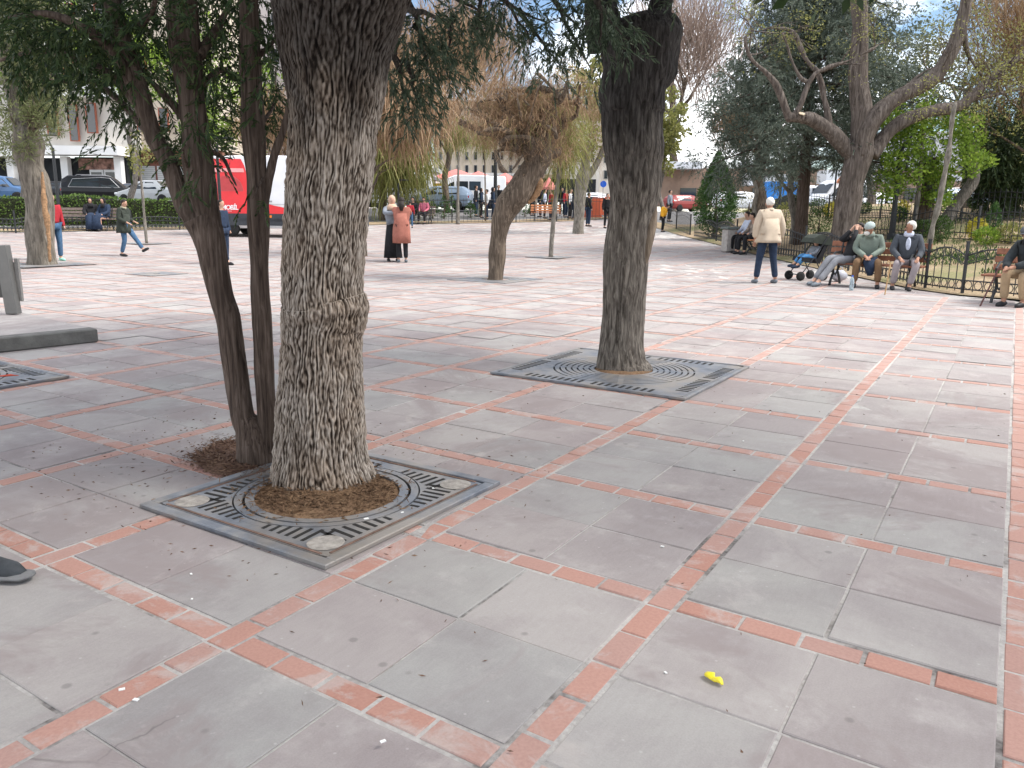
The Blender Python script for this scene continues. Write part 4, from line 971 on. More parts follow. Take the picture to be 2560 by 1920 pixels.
bt = G(1212, 556); thin_tree([(360+y/4.424, 1050+a/4.424, 1050+b/4.424) for y, a, b in [(850, 715, 735), (600, 712, 730), (400, 712, 728), (200, 708, 722), (60, 704, 716)]], bt, 'thin_tree', 'very thin dark sapling behind the railing next to the lamp post', (1210, 340, 34, 46), m_olive, bark_tan, n=420)
# tree 5
b5 = G(1446, 584); t5 = empty('forked_tree', b5, 0, 'grey trunk forking low, right behind the slender young tree', 'tree')
mb = MB(); profile_trunk(mb, b5, z3([(1358, 1328, 1415), (1340, 1338, 1408), (1250, 1343, 1406), (1180, 1347, 1412), (1100, 1352, 1424), (1020, 1362, 1440), (960, 1385, 1440), (900, 1395, 1440), (820, 1400, 1432)]), 24, bark_fn(.012, 10, 2, .04, 2), 4)
limb(mb, lp(b5, [q3(1400, 1040), q3(1440, 1000), q3(1480, 940), q3(1520, 850), q3(1570, 740)]), [.2, .17, .13, .12, .1], 10, 4, bark_fn(.01, 10, 3)); local(mb, b5).build('trunk', bark_pale, t5, True)
cc = VP(*q3(1390, 650), b5)-b5; leaf_crown('crown', sub_clumps(cc, (2.1, 1.8, 2.6), 90, .5), 190, .13, .08, m_olive, t5)
nn = 1800; d = rand_dir(nn); strands('twigs', np.array([*cc])+d*np.array([2.0, 2.0, 2.4])*nr.uniform(.3, 1, (nn, 1)), 1.0, .02, m_tan, t5)
# tree 6: big forked tree at right
b6 = GH(2107, 633); t6 = empty('spreading_bare_tree', b6, 0, 'big bare tree with thick spreading limbs behind the seated men', 'tree')
mb = MB(); f6 = bark_fn(.012, 12, 2, .04, 2.5)
profile_trunk(mb, b6, col(1550, 0, 2.183, [(1400, 1130, 1300), (1340, 1140, 1290), (1250, 1158, 1290), (1150, 1172, 1305), (1050, 1195, 1322), (950, 1214, 1338), (880, 1226, 1362), (830, 1234, 1384), (790, 1262, 1398)]), 30, f6, 4)
def l6(pts, r0, r1, dz0=0, dz1=0, seg=10):
    n = len(pts); k = depth(b6)/FPX/2.183; P_ = [VP(*c5(x, y), b6, dz0+(dz1-dz0)*i/(n-1)) for i, (x, y) in enumerate(pts)]; limb(mb, P_, [(r0+(r1-r0)*i/(n-1))*k for i in range(n)], seg, 5, f6)
l6([(1280, 860), (1215, 790), (1160, 730), (1100, 680), (1040, 650), (975, 640), (915, 640)], 46, 26, 0, -.3)
l6([(925, 645), (905, 600), (880, 530), (845, 455), (800, 400), (755, 360), (705, 300), (685, 215), (720, 165)], 22, 5, -.3, -.6, 8)
l6([(950, 630), (985, 575), (1010, 510), (1030, 460), (1065, 405), (1120, 375), (1190, 350), (1260, 325), (1390, 262)], 18, 5, -.3, -.4, 8)
l6([(1035, 450), (990, 430), (955, 370), (930, 310), (910, 240), (885, 180)], 11, 4, -.3, -.3, 6)
l6([(1150, 720), (1135, 640), (1115, 540), (1095, 440), (1070, 385), (1020, 330), (985, 260), (940, 170), (850, 155), (780, 165)], 20, 5, -.2, .3, 8)
l6([(1320, 860), (1322, 760), (1318, 650), (1305, 520), (1300, 400), (1306, 260), (1310, 120), (1305, 0), (1300, -160)], 62, 36, 0, .2)
l6([(1310, 850), (1340, 740), (1390, 650), (1460, 575), (1560, 510), (1660, 460), (1740, 390), (1800, 300), (1850, 180), (1885, 40), (1905, -120)], 52, 26, -.1, -.5)
l6([(1370, 850), (1430, 760), (1500, 690), (1600, 635), (1720, 605), (1850, 580), (1930, 520), (2020, 430), (2120, 350), (2220, 280), (2330, 180)], 42, 16, 0, .4)
l6([(1890, 60), (1880, 180), (1905, 300), (1960, 390), (1975, 410)], 12, 6, -.4, -.3, 7)
l6([(1750, 440), (1850, 400), (1900, 350)], 7, 3, -.3, -.3, 6); l6([(1850, 580), (1950, 540), (2080, 510), (2205, 480)], 9, 3, .2, .5, 6); l6([(1560, 510), (1600, 440), (1680, 380)], 7, 3, -.3, -.2, 6)
T6B = mb; B6MAT = (barkmat('brown_grey_bark', (.045, .036, .03), (.115, .094, .08), (.20, .17, .146), .14, 18, 1, .03))
tp = mb; tips = []
for (x, y) in ((720, 165), (780, 165), (885, 180), (1390, 262), (1900, 350), (1680, 380), (2205, 480), (2120, 350), (1885, 40), (2020, 430), (1200, 350), (700, 300), (1305, 0), (1800, 300), (1950, 540), (2080, 510), (1740, 390)):
    for j in range(2): grow(tp, VP(*c5(x, y), b6, rnd.uniform(-.4, .4)), (rnd.gauss(0, .6), rnd.gauss(0, .6), rnd.uniform(-.1, .9)), .8, .022, 2, tips, .6, .1, 4, .006)
local(tp, b6).build('trunk', B6MAT, t6, True)
mb = MB(); p = VP(*c5(992, 622), b6, -.42)-b6; mb.lathe([(0, 0), (.08, 0), (.085, .02), (.02, .03), (0, .03)], (0, 0, 0), 12); o = mb.build('sawn_stub', cutw, t6); o.location = p; o.rotation_euler = (R(20), R(20), 0)
P = []
for t in tips: q = t-b6; P += [(q.x+rnd.gauss(0, .2), q.y+rnd.gauss(0, .2), q.z+rnd.gauss(0, .2), rnd.uniform(.1, .22)) for _ in range(2)]
P = [p for p in P if VP and True]
leaf_crown('new_leaves', P, 420, .06, .03, m_olive, t6)
# conifer behind tree 6
b7 = GH(2004, 640); b7 = at_depth(2004, depth(b6)+3.6, hpark); t7 = empty('blue_cedar', b7, 0, 'blue-grey cedar with tiered drooping boughs behind the big bare tree', 'tree')
mb = MB(); r7 = 13.5*depth(b7)/FPX; mb.tube([b7+Vector((0, 0, z_))+RT0*(-.02*z_) for z_ in (-.2, 1, 2, 3, 5, 7, 10)], [r7*1.25, r7*1.08, r7, r7*.9, r7*.75, r7*.5, .04], 16, bark_fn(.012, 14, 2, .03, 2)); BC = []
for h in np.arange(2.6, 10.2, .42):
    nb = 7; Lb = 3.9*(1-(h-2.0)/11)*rnd.uniform(.85, 1.1)
    for j in range(nb):
        a = 2*math.pi*j/nb+h*2.1+rnd.uniform(-.2, .2); L_ = Lb*rnd.uniform(.65, 1.12); pts = []
        for s_ in range(6):
            t = s_/5; pts.append(b7+Vector((math.cos(a)*L_*t, math.sin(a)*L_*t, h+.25*t-.95*t*t+rnd.gauss(0, .03))))
        mb.tube(pts, [.045*(1-.8*q/5) for q in range(6)], 5, cap=False)
        for s_ in range(2, 6):
            for q in range(3): c = pts[s_]+Vector((rnd.gauss(0, .2), rnd.gauss(0, .2), rnd.gauss(.0, .05))); BC.append((c.x-b7.x, c.y-b7.y, c.z-b7.z, .26+.05*rnd.random()))
local(mb, b7).build('trunk', bark_jun, t7, True)
spray_crown('crown', BC, 210, .28, 8, .11, .026, m_cedar_far, t7, (0, 0, -.35))
# slanting trees and young leafy tree
def simple_tree(name, label, base, pts, r0, r1, bark, dz=0):
    t = empty(name, base, 0, label, 'tree'); mb = MB(); k = depth(base)/FPX/2.183; n = len(pts)
    P_ = [base-Vector((0, 0, .05))]+[VP(*c5(x, y), base, dz*i/n) for i, (x, y) in enumerate(pts)]; n += 1
    limb(mb, P_, [(r0+(r1-r0)*i/(n-1))*k for i in range(n)], 12, 4, bark_fn(.01, 12, 2, .03, 3)); local(mb, base).build('trunk', bark, t, True); return t, P_
s1 = GH(*c5(1682, 1375)); ts1, _ = simple_tree('slanting_tree', 'pale slim trunk slanting to the right on the bank', s1, [(1690, 1330), (1705, 1240), (1735, 1130), (1762, 1000), (1780, 900), (1800, 800), (1808, 700), (1815, 640), (1830, 560)], 17, 9, bark_pale)
leaf_crown('crown', sub_clumps(VP(*c5(1900, 520), s1)-s1, (1.5, 1.3, .9), 50, .3), 260, .06, .03, m_olive, ts1)
s2 = GH(*c5(1745, 1255)); ts2, _ = simple_tree('slanting_tree', 'thick trunk leaning hard right beyond the pale slim one', s2, [(1770, 1210), (1820, 1140), (1870, 1070), (1920, 1000), (1935, 930), (1930, 860), (1935, 760)], 34, 26, bark_grey)
leaf_crown('crown', sub_clumps(VP(*c5(2050, 560), s2)-s2, (2.6, 2.0, 1.6), 70, .5), 150, .1, .05, m_olive, ts2)
s3 = GH(*c5(1660, 1262)); simple_tree('cut_trunk', 'stout reddish-brown trunk behind the bright green young tree', s3, [(1665, 1200), (1672, 1130), (1680, 1070), (1690, 960), (1700, 860)], 42, 34, bark_jun)
s4 = GH(*c5(1605, 1290)); ts4, _ = simple_tree('young_leafy_tree', 'young tree with bright green spring leaves right of the lamp post', s4, [(1608, 1200), (1625, 1080), (1635, 1000), (1640, 900), (1650, 800), (1660, 700)], 12, 6, bark_grey)
cl = []
for x0, x1, y0, y1, n_ in ((1430, 1620, 620, 1060, 46), (1600, 1780, 600, 1100, 50), (1780, 1960, 620, 940, 40), (1500, 1700, 520, 700, 24), (1420, 1520, 850, 1100, 16), (1700, 1800, 900, 1120, 14), (1950, 2010, 830, 900, 4)):
    for k in range(n_): p = VP(*c5(rnd.uniform(x0, x1), rnd.uniform(y0, y1)), s4, rnd.uniform(-.9, .9))-s4; cl.append((p.x, p.y, p.z, rnd.uniform(.14, .3)))
leaf_crown('crown', cl, 900, .11, .065, m_bright, ts4, (0, 0, .2))
# dark evergreen at the right edge
s5 = at_depth(2520, 27, hpark); ts5 = empty('dark_evergreen', s5, 0, 'dark dense evergreen hanging low at the right edge', 'tree'); mb = MB(); mb.tube([s5+Vector((0, 0, z_)) for z_ in (-.1, 1, 3, 6)], [.28, .24, .2, .1], 12, bark_fn(.02, 10, 2)); local(mb, s5).build('trunk', bark_dark, ts5, True)
cl = []
for k in range(260): p = VP(*c5(rnd.uniform(1950, 2420), rnd.triangular(540, 1170, 900)), s5, rnd.uniform(-1.5, 1.5))-s5; cl.append((p.x, p.y, p.z, rnd.uniform(.25, .5)))
spray_crown('crown', cl, 190, .3, 8, .15, .035, m_dark, ts5, (0, 0, -.5))
# far trees
BT = [('weeping_tree', 900, 640, G, 360, (150, 110), (1000, 250), 'second weeping tan-twigged tree hidden behind the thick trunk', bark_tan, 'willow', m_tan, 14),
      ('bare_tree', 1120, 530, G, 420, (170, 130), (1120, 170), 'bare twiggy tree high behind the weeping crown on its left', bark_tan, 'bare', m_tan, 7),
      ('bare_tree', 1681, 520, G, 520, (165, 190), (1720, 150), 'tall rosy bare tree between the dark trunk and the cedar', bark_tan, 'bare', m_rosy, 10),
      ('bare_tree', 1655, 548, G, 330, (70, 110), (1650, 330), 'small half-leafed tree just right of the dark trunk', bark_grey, 'leaf', m_olive, 5),
      ('willow_tree', 960, 548, G, 360, (110, 130), (985, 350), 'yellow-green willow behind the embracing women', bark_tan, 'willow', m_olive, 9),
      ('willow_tree', 905, 540, G, 430, (120, 150), (960, 200), 'tall bare brown tree right behind the thick trunk', bark_tan, 'bare', m_tan, 9),
      ('street_tree', 1190, 520, G, 420, (150, 120), (1180, 130), 'bare rosy tree high behind the weeping crown', bark_tan, 'bare', m_rosy, 8),
      ('street_tree', 1330, 528, G, 330, (90, 90), (1330, 300), 'fresh green tree behind the bent trunk on its right', bark_grey, 'leaf', m_olive, 8),
      ('street_tree', 690, 528, G, 470, (150, 190), (560, 240), 'bright green tree behind the juniper stems', bark_grey, 'leaf', m_bright, 8),
      ('street_tree', 330, 540, G, 420, (130, 110), (300, 150), 'green street tree in front of the white building', bark_grey, 'leaf', m_bright, 7),
      ('street_tree', 740, 560, G, 360, (110, 90), (700, 340), 'brown half-bare tree over the red and white van', bark_tan, 'bare', m_tan, 8),
      ('park_tree', 1905, 540, GH, 420, (110, 100), (1890, 260), 'brown trunk with olive leaves beyond the bench', bark_tan, 'leaf', m_cedar_far, 12),
      ('park_tree', 1890, 545, GH, 300, (70, 70), (1850, 330), 'thin tree leaning beside the brown trunk', bark_pale, 'bare', m_tan, 6),
      ('park_tree', 1982, 610, GH, 380, (60, 60), (1960, 160), 'pale slim trunk touching the cedar on its left', bark_pale, 'bare', m_rosy, 8),
      ('park_tree', 2420, 520, GH, 480, (190, 170), (2420, 150), 'tall blue-green tree filling the sky at right', bark_grey, 'leaf', m_cedar_far, 9),
      ('park_tree', 2590, 560, GH, 480, (150, 190), (2570, 120), 'brownish bare tree at the top right corner', bark_tan, 'bare', m_tan, 9),
      ('park_tree', 2180, 510, GH, 420, (120, 130), (2200, 200), 'dark cedar seen between the limbs of the bare tree', bark_grey, 'leaf', m_cedar_far, 8),
      ('street_tree', 1560, 520, G, 300, (70, 90), (1500, 250), 'leafy tree left of the dark trunk against the buildings', bark_grey, 'leaf', m_olive, 6),
      ('street_tree', 820, 530, G, 300, (120, 110), (880, 400), 'low green tree beside the white minibus', bark_grey, 'leaf', m_olive, 7),
      ('street_tree', 60, 520, G, 520, (170, 190), (40, 60), 'green tree above the cracked pine in the top left corner', bark_grey, 'leaf', m_bright, 8)]
for nm, px, py, fn_, hp_, rp_, cc_, lb, bk, kd, mt, tr_ in BT:
    bgtree(nm, px, py, fn_, hp_, rp_, cc_, lb, bk, kd, mt, tr_)
# ------------------------------------------------------------------ vehicles
glass = N('dark_window_glass'); glass.col((.02, .025, .03)); glass = glass.fin(.08, .6)
rubber = plain('tyre_rubber', (.018, .018, .018), .85, .2, 20); alloy = plain('wheel_rim_metal', (.35, .35, .36), .35, .2, 10, .5, .7)
trim = plain('dark_plastic_trim', (.045, .05, .058), .6, .2, 10); lampr = plain('tail_light_red', (.55, .02, .015), .25, .1, 5, .6); lampw = plain('headlight_clear', (.7, .72, .75), .15, .1, 5, .6)
def paint(name, c, r=.28): return plain('paint_'+name, c, r, .06, 2, .35)
def wheel(root, x, y, r, w_=.2):
    m = MB(); m.lathe([(r*.62, -w_/2), (r*.95, -w_/2), (r, -w_*.35), (r, w_*.35), (r*.95, w_/2), (r*.62, w_/2)], (0, 0, 0), 20, 'Y'); o = m.build('wheel', rubber, root, True); o.location = (x, y, r)
    m = MB(); m.lathe([(0, -w_*.46), (r*.2, -w_*.5), (r*.62, -w_*.42), (r*.62, w_*.42), (r*.2, w_*.5), (0, w_*.46)], (0, 0, 0), 20, 'Y'); m.build('rim', alloy, o)
def vehicle(name, label, cat, loc, rz, st, mat, wb, wr, win, lights=(True, True), group=None, roofmat=None):
    """st: stations (x, z_low, z_belt, z_top, half_low, half_belt, half_top); win: list of side window polygons given as (x, t) with t 0..1 between belt and roof"""
    root = empty(name, loc, rz, label, cat, group); m = MB(); vs = []; fs = []
    for x, zl, zb, zt, hl, hb, ht in st:
        half = [(0, zl), (hl*.9, zl), (hl, zl+.12), (hb, (zl+zb)/2+.1), (hb*.98, zb), ((hb+ht)/2*1.0, (zb+zt)/2), (ht, zt-.05), (ht*.85, zt), (0, zt+.02)]
        ring_ = [(x, y, z) for y, z in half]+[(x, -y, z) for y, z in half[-2:0:-1]]
        vs += ring_; n = len(ring_)
    for i in range(len(st)-1):
        for k in range(n): a = i*n+k; b = i*n+(k+1) % n; fs.append((a, a+n, b+n, b))
    fs += [tuple(range(n)), tuple(range(len(st)*n-1, (len(st)-1)*n-1, -1))]
    m.add(vs, fs); m.build('body', mat, root)
    def at(x):
        for a, b in zip(st[:-1], st[1:]):
            if a[0] <= x <= b[0]: t = (x-a[0])/max(1e-6, b[0]-a[0]); return [p+(q-p)*t for p, q in zip(a, b)]
        return list(st[-1])
    for w_ in win:
        for s in (-1, 1):
            vs = []
            for x, t in w_:
                _, zl, zb, zt, hl, hb, ht = at(x); z = zb+(zt-.05-zb)*t
                hy = hb*.98+((hb+ht)/2-hb*.98)*min(1, t*2) if t < .5 else (hb+ht)/2+(ht-(hb+ht)/2)*(t-.5)*2
                vs.append((x, s*(hy+.012), z))
            if s > 0: vs = vs[::-1]
            mm = MB(); mm.add(vs, [tuple(range(len(vs)))]); nn_ = len(vs); mm.add([(x, y-s*.01, z) for x, y, z in vs], [tuple(range(nn_-1, -1, -1))]); mm.build('side_window', glass, root)
    return root, at
def car(name, label, px, d, col_, rot=0, L=4.3, W_=1.78, H=1.46, kind='hatch', group=None, front=1, py=None):
    p = at_depth(px, d); f = L/4.3; g = .2
    if kind == 'suv': st = [(-L/2, .45, .85, 1.0, .6, .7, .68), (-L/2+.12, .3, .95, H-.22, .8, .86, .66), (-L/2+.45, .28, .98, H, .84, .89, .66), (0, .28, .98, H+.02, .85, .9, .68), (.55, .28, .96, H-.03, .85, .9, .66), (1.15*f, .28, .95, 1.02, .85, .88, .8), (1.75*f, .3, .8, .9, .83, .85, .75), (L/2, .4, .6, .68, .6, .65, .55)]; win = [[(-L/2+.55, .06), (-.12, .06), (-.12, .88), (-L/2+.65, .82)], [(-.02, .06), (.95, .06), (.5, .86), (-.02, .88)]]
    elif kind == 'sedan': st = [(-L/2, .4, .75, .85, .55, .65, .6), (-L/2+.15, .28, .88, .98, .78, .82, .7), (-L/2+.75, .25, .9, 1.04, .82, .86, .72), (-L/2+1.35, .25, .9, H-.02, .83, .87, .58), (0, .25, .9, H, .84, .88, .6), (.45, .25, .88, H-.08, .84, .88, .6), (1.15*f, .25, .86, .93, .83, .87, .78), (1.8*f, .28, .72, .8, .8, .82, .7), (L/2, .35, .5, .58, .55, .6, .5)]; win = [[(-L/2+1.1, .1), (-.1, .08), (-.1, .88), (-L/2+1.45, .86)], [(0, .08), (.95, .1), (.42, .84), (0, .88)]]
    else: st = [(-L/2, .4, .8, .95, .55, .68, .62), (-L/2+.14, .28, .9, H-.25, .78, .84, .6), (-L/2+.5, .25, .92, H-.03, .82, .87, .6), (0, .25, .92, H, .84, .88, .62), (.5, .25, .9, H-.06, .84, .88, .6), (1.15*f, .25, .88, .96, .83, .87, .78), (1.75*f, .28, .75, .84, .8, .82, .7), (L/2, .35, .5, .6, .55, .6, .5)]; win = [[(-L/2+.6, .1), (-.1, .06), (-.1, .88), (-L/2+.72, .82)], [(0, .06), (.95, .08), (.48, .84), (0, .88)]]
    root, at = vehicle(name, label, 'car', p, FACE+rot, st, col_, None, None, win, group=group)
    for x in (-L/2+.78, L/2-.82):
        for s in (-1, 1): wheel(root, x, s*.78, .32)
    # windscreens
    for (xa, za, ya), (xb, zb_, yb) in ((( .62, H-.12, .56), (1.12*f, 1.0, .72)), ((-L/2+.46, H-.1, .54), (-L/2+.1, .98, .66))):
        if kind == 'sedan' and xa < 0: (xa, za, ya), (xb, zb_, yb) = (-L/2+1.28, H-.08, .54), (-L/2+.75, 1.06, .66)
        sx = .02 if xa > 0 else -.02
        m = MB(); vs = [(xa+sx, -ya, za), (xa+sx, ya, za), (xb+sx, yb, zb_), (xb+sx, -yb, zb_)]; vs = [(x, y, z+.02) for x, y, z in vs]
        m.add(vs, [(0, 1, 2, 3)] if sx > 0 else [(3, 2, 1, 0)]); m.build('windscreen' if sx > 0 else 'rear_window', glass, root)
    for s in (-1, 1):
        m = MB(); m.box((-L/2+.1, s*.66, .82), (.12, .26, .16), bev=.03); m.build('tail_light', lampr, root)
        m = MB(); m.box((L/2-.17, s*.6, .66), (.16, .3, .14), bev=.03); m.build('headlight', lampw, root)
        m = MB(); m.box((.62, s*.96, .98), (.1, .16, .12), bev=.03); m.build('mirror', trim, root)
    for s in (-1, 1) if kind == 'suv' else ():
        m = MB(); m.tube([(-L/2+.5, s*.885, .99), (0, s*.905, .99), (.95, s*.895, .98)], .018, 5); m.tube([(-L/2+.5, s*.885, .99), (-L/2+.75, s*.76, H-.2), (0, s*.745, H-.09), (.5, s*.75, H-.13), (1.0, s*.87, .98)], .018, 5); m.build('window_trim', alloy, root)
    if kind == 'suv':
        for s in (-1, 1): m = MB(); m.tube([(-1.4, s*.6, H), (-1.3, s*.6, H+.06), (.2, s*.6, H+.07), (.4, s*.6, H)], .018, 6); m.build('roof_rail', alloy, root)
    return root
def van(name, label, cat, p, col_, rz, L=5.4, W_=1.95, H=2.4, windows=True, group=None, kindwin=3):
    w_ = W_/2
    st = [(-L/2, .4, 1.1, H-.12, w_*.93, w_*.95, w_*.86), (-L/2+.08, .32, 1.15, H-.02, w_*.98, w_, w_*.88), (0, .32, 1.15, H, w_, w_, w_*.88), (L/2-1.75, .32, 1.15, H-.03, w_, w_, w_*.88), (L/2-1.3, .32, 1.12, H-.2, w_, w_, w_*.84), (L/2-.62, .32, 1.1, 1.32, w_, w_*.98, w_*.8), (L/2-.15, .34, .9, 1.02, w_*.95, w_*.94, w_*.75), (L/2, .4, .6, .74, w_*.8, w_*.8, w_*.7)]
    win = [[(L/2-1.72, .05), (L/2-.85, .05), (L/2-1.4, .62), (L/2-1.72, .66)]]
    if windows:
        x0, x1 = -L/2+.25, L/2-1.85; k = kindwin
        for i in range(k): a = x0+(x1-x0)*i/k+.04; b = x0+(x1-x0)*(i+1)/k-.04; win.append([(a, .12), (b, .12), (b, .66), (a, .66)])
    root, at = vehicle(name, label, cat, p, rz, st, col_, None, None, win, group=group)
    for x in (-L/2+1.05, L/2-.95):
        for s in (-1, 1): wheel(root, x, s*(w_-.1), .35, .22)
    m = MB(); m.add([(L/2-1.22, -w_*.76, H-.28), (L/2-1.22, w_*.76, H-.28), (L/2-.6, w_*.84, 1.36), (L/2-.6, -w_*.84, 1.36)], [(0, 1, 2, 3)]); m.build('windscreen', glass, root)
    for s in (-1, 1):
        m = MB(); m.box((-L/2-.0, s*w_*.82, 1.1), (.06, .16, .5), bev=.02); m.build('tail_light', lampr, root)
        m = MB(); m.box((L/2-.2, s*w_*.7, .86), (.18, .34, .2), bev=.04); m.build('headlight', lampw, root)
        m = MB(); m.box((L/2-1.2, s*(w_+.12), 1.35), (.12, .2, .26), bev=.03); m.build('mirror', trim, root)
        m = MB(); m.box((0, s*(w_+.005), .62), (L-2.9, .03, .1)); m.build('side_moulding', trim, root)
    m = MB(); m.box((L/2-.06, 0, .52), (.16, W_*.86, .3), bev=.05); m.build('front_bumper', trim, root)
    m = MB(); m.box((-L/2-.02, 0, .5), (.14, W_*.92, .26), bev=.04); m.build('rear_bumper', trim, root)
    return root
def text(name, s, size, mat, parent, loc, rot, ext=.004, shear=.0, spacing=1.0):
    cu = bpy.data.curves.new('tmp_text', 'FONT'); cu.body = s; cu.size = size; cu.extrude = ext; cu.shear = shear; cu.space_character = spacing; cu.offset = size*.018; cu.resolution_u = 3
    o = bpy.data.objects.new('tmp_text', cu); COL.objects.link(o); bpy.context.view_layer.update()
    me = bpy.data.meshes.new_from_object(o.evaluated_get(bpy.context.evaluated_depsgraph_get())); bpy.data.objects.remove(o)
    me.materials.clear(); t = link_mesh(name, me, mat, parent); t.location = loc; t.rotation_euler = rot; return t
white_p = paint('white', (.72, .73, .74)); red_p = plain('vinyl_red', (.70, .028, .035), .35, .08, 1.5, .4); white_v = plain('vinyl_white', (.85, .85, .85), .4, .05, 5)
# the red and white service van: rear end at left
pv = G(610, 589); kv = depth(pv)/FPX
vx = lambda px: (VP(px, 580, pv)-pv).dot(RT0)
L_ = 5.9; cx = vx(531)+L_/2
pc = pv+RT0*cx; pc = gz(pc)
rv = van('service_van', 'tall white van with big red side graphics parked on the plaza behind the juniper stems', 'van', pc, white_p, FACE-.03, L=L_, W_=2.05, H=2.98, windows=False)
X = lambda px: vx(px)-cx
w_ = 2.05/2
def side_panel(name, poly, mat, proud, par=rv):
    # poly in (x, z) on the near (-y) side of the van, following the upper taper
    def yy(z): return -(w_+proud) if z < 1.2 else -(w_*(1-.12*(z-1.2)/(2.98-1.2)*1.0)+proud)
    # cut into rows so that it follows the taper
    from mathutils import geometry
    m = MB(); zs = sorted(set([z for _, z in poly]+[1.2, 2.06])); 
    vs = [(x, yy(z), z) for x, z in poly]; m.add(vs, [tuple(range(len(vs)))]); m.add([(x, y+.012, z) for x, y, z in vs], [tuple(range(len(vs)-1, -1, -1))]); return m.build(name, mat, par)
Z = lambda py: (VP(600, py, pv)-pv).z
side_panel('red_graphic', [(X(557), Z(542)), (X(700), Z(542)), (X(800), Z(542)), (X(800), Z(530)), (X(712), Z(513)), (X(672), Z(503)), (X(668), 1.2), (X(557), 1.2)], red_p, .012)
side_panel('red_graphic', [(X(557), 1.2), (X(668), 1.2), (X(650), 2.0), (X(640), 2.6), (X(632), 2.84), (X(561), 2.84), (X(557), 2.3)], red_p, .012)
side_panel('red_graphic', [(X(668), 1.66), (X(676), 1.60), (X(679), 1.72), (X(672), 1.80), (X(668), 1.84)], red_p, .012)
side_panel('silver_stripe', [(X(558), 2.36), (X(640), 2.36), (X(638), 2.50), (X(560), 2.50)], plain('vinyl_pale_red', (.8, .35, .34), .4, .1, 20), .022)
m = MB(); m.lathe([(0, 0), (.52, 0), (.54, .01), (.52, .02), (0, .02)], (0, 0, 0), 28, 'Y'); o = m.build('round_emblem', plain('vinyl_dull_red', (.52, .07, .075), .4, .1, 6), rv); o.location = (X(602), -(w_*.955+.03), 1.72); o.rotation_euler = (R(4), 0, 0)
side_panel('lower_cladding', [(X(545), .42), (X(900), .42), (X(900), .86), (X(545), .86)], trim, .02)
for px in (594, 700): m = MB(); m.box((X(px), -(w_+.03), .76), (.09, .02, .09)); m.build('side_marker', plain('orange_reflector', (.8, .2, .02), .3, .1, 5), rv)
side_panel('sliding_door_line', [(X(667), 1.2), (X(795), 1.2), (X(795), 1.215), (X(667), 1.215)], plain('panel_gap_grey', (.3, .31, .32), .5, .1, 5), .016)
side_panel('sliding_rail', [(X(668), 1.28), (X(705), 1.28), (X(705), 1.34), (X(668), 1.34)], plain('panel_gap_grey', (.3, .31, .32), .5, .1, 5), .016)
text('lettering', 'MOBİL', .235, white_v, rv, (X(581), -(w_+.02), 1.0+.0), (R(90), 0, 0), shear=.15, spacing=.82)
m = MB()
for k in range(12): m.box((X(582)+.035+.03*k, -(w_+.017), .945), (.02, .006, .035))
m.build('small_print', plain('vinyl_pale_red', (.8, .35, .34), .4, .1, 20), rv)
side_panel('side_step', [(X(682), .34), (X(760), .34), (X(760), .42), (X(682), .42)], alloy, .1)
# cars on the street
car('black_suv', 'black estate SUV with silver roof rails parked behind the clipped hedge', 268, 51, paint('black', (.008, .008, .010)), rot=.3, L=4.6, H=1.66, kind='suv')
car('dark_hatchback', 'dark hatchback half hidden left of the black SUV', 190, 55, paint('charcoal', (.012, .012, .014)), rot=.3, L=4.1, kind='hatch')
car('blue_car', 'blue hatchback with pale roof behind the hedge at the left edge', 12, 49, paint('blue', (.07, .14, .27)), rot=.1, L=4.2, H=1.55, kind='hatch')
car('grey_car', 'pale grey car right of the black SUV behind the hedge', 385, 50, paint('silver', (.48, .49, .50)), rot=2.9, L=4.2, kind='sedan')
car('dark_blue_car', 'dark blue car showing its windscreen before the shutters', 340, 58, paint('navy', (.04, .05, .08)), rot=-1.2, L=4.1, kind='hatch')
van('white_minibus', 'white minibus with dark windows seen right of the thick trunk', 'minibus', at_depth(985, 56), white_p, FACE+math.pi, L=5.2, H=2.3, kindwin=3)
car('white_suv', 'white car parked behind the white minibus right of the thick trunk', 988, 76, white_p, rot=.1, L=4.4, H=2.6, kind='suv')
car('red_car', 'red hatchback beside the silver-blue car behind the railing', 1050, 60, paint('red', (.36, .045, .04)), rot=1.3, kind='hatch')
car('silver_blue_car', 'silver-blue car in front of the white vans', 1100, 52, paint('pale_blue', (.28, .36, .46)), rot=3.0, L=4.1, kind='hatch')
van('white_van', 'white van with dark side windows under the red parasols', 'van', at_depth(1146, 60), white_p, FACE+math.pi, L=3.9, H=2.35, kindwin=2)
van('white_van', 'second white van right behind the first under the red parasols', 'van', at_depth(1202, 62), white_p, FACE+math.pi+.1, L=3.6, H=2.4, windows=False)
van('white_van', 'white van with dark windscreen seen left of the forked trunk in the park', 'van', at_depth(2085, 60), white_p, FACE+.35+math.pi, L=4.4, H=2.3)
car('white_car', 'white car behind the dry ornamental grass', 1852, 62, white_p, rot=.2, kind='hatch')
car('red_car', 'red car just right of the dark trunk', 1712, 74, paint('dull_red', (.25, .045, .04)), rot=.5, kind='hatch')
car('blue_car', 'pale blue and white car behind the slanting trunks', 2388, 52, paint('pale_blue', (.28, .36, .46)), rot=.2, kind='suv')
car('white_car', 'white car right of the forked trunk beyond the bank', 2185, 60, white_p, rot=.3, kind='sedan')
car('white_car', 'white car beyond the red barriers left of the dark trunk', 1490, 72, white_p, rot=.2, kind='suv')
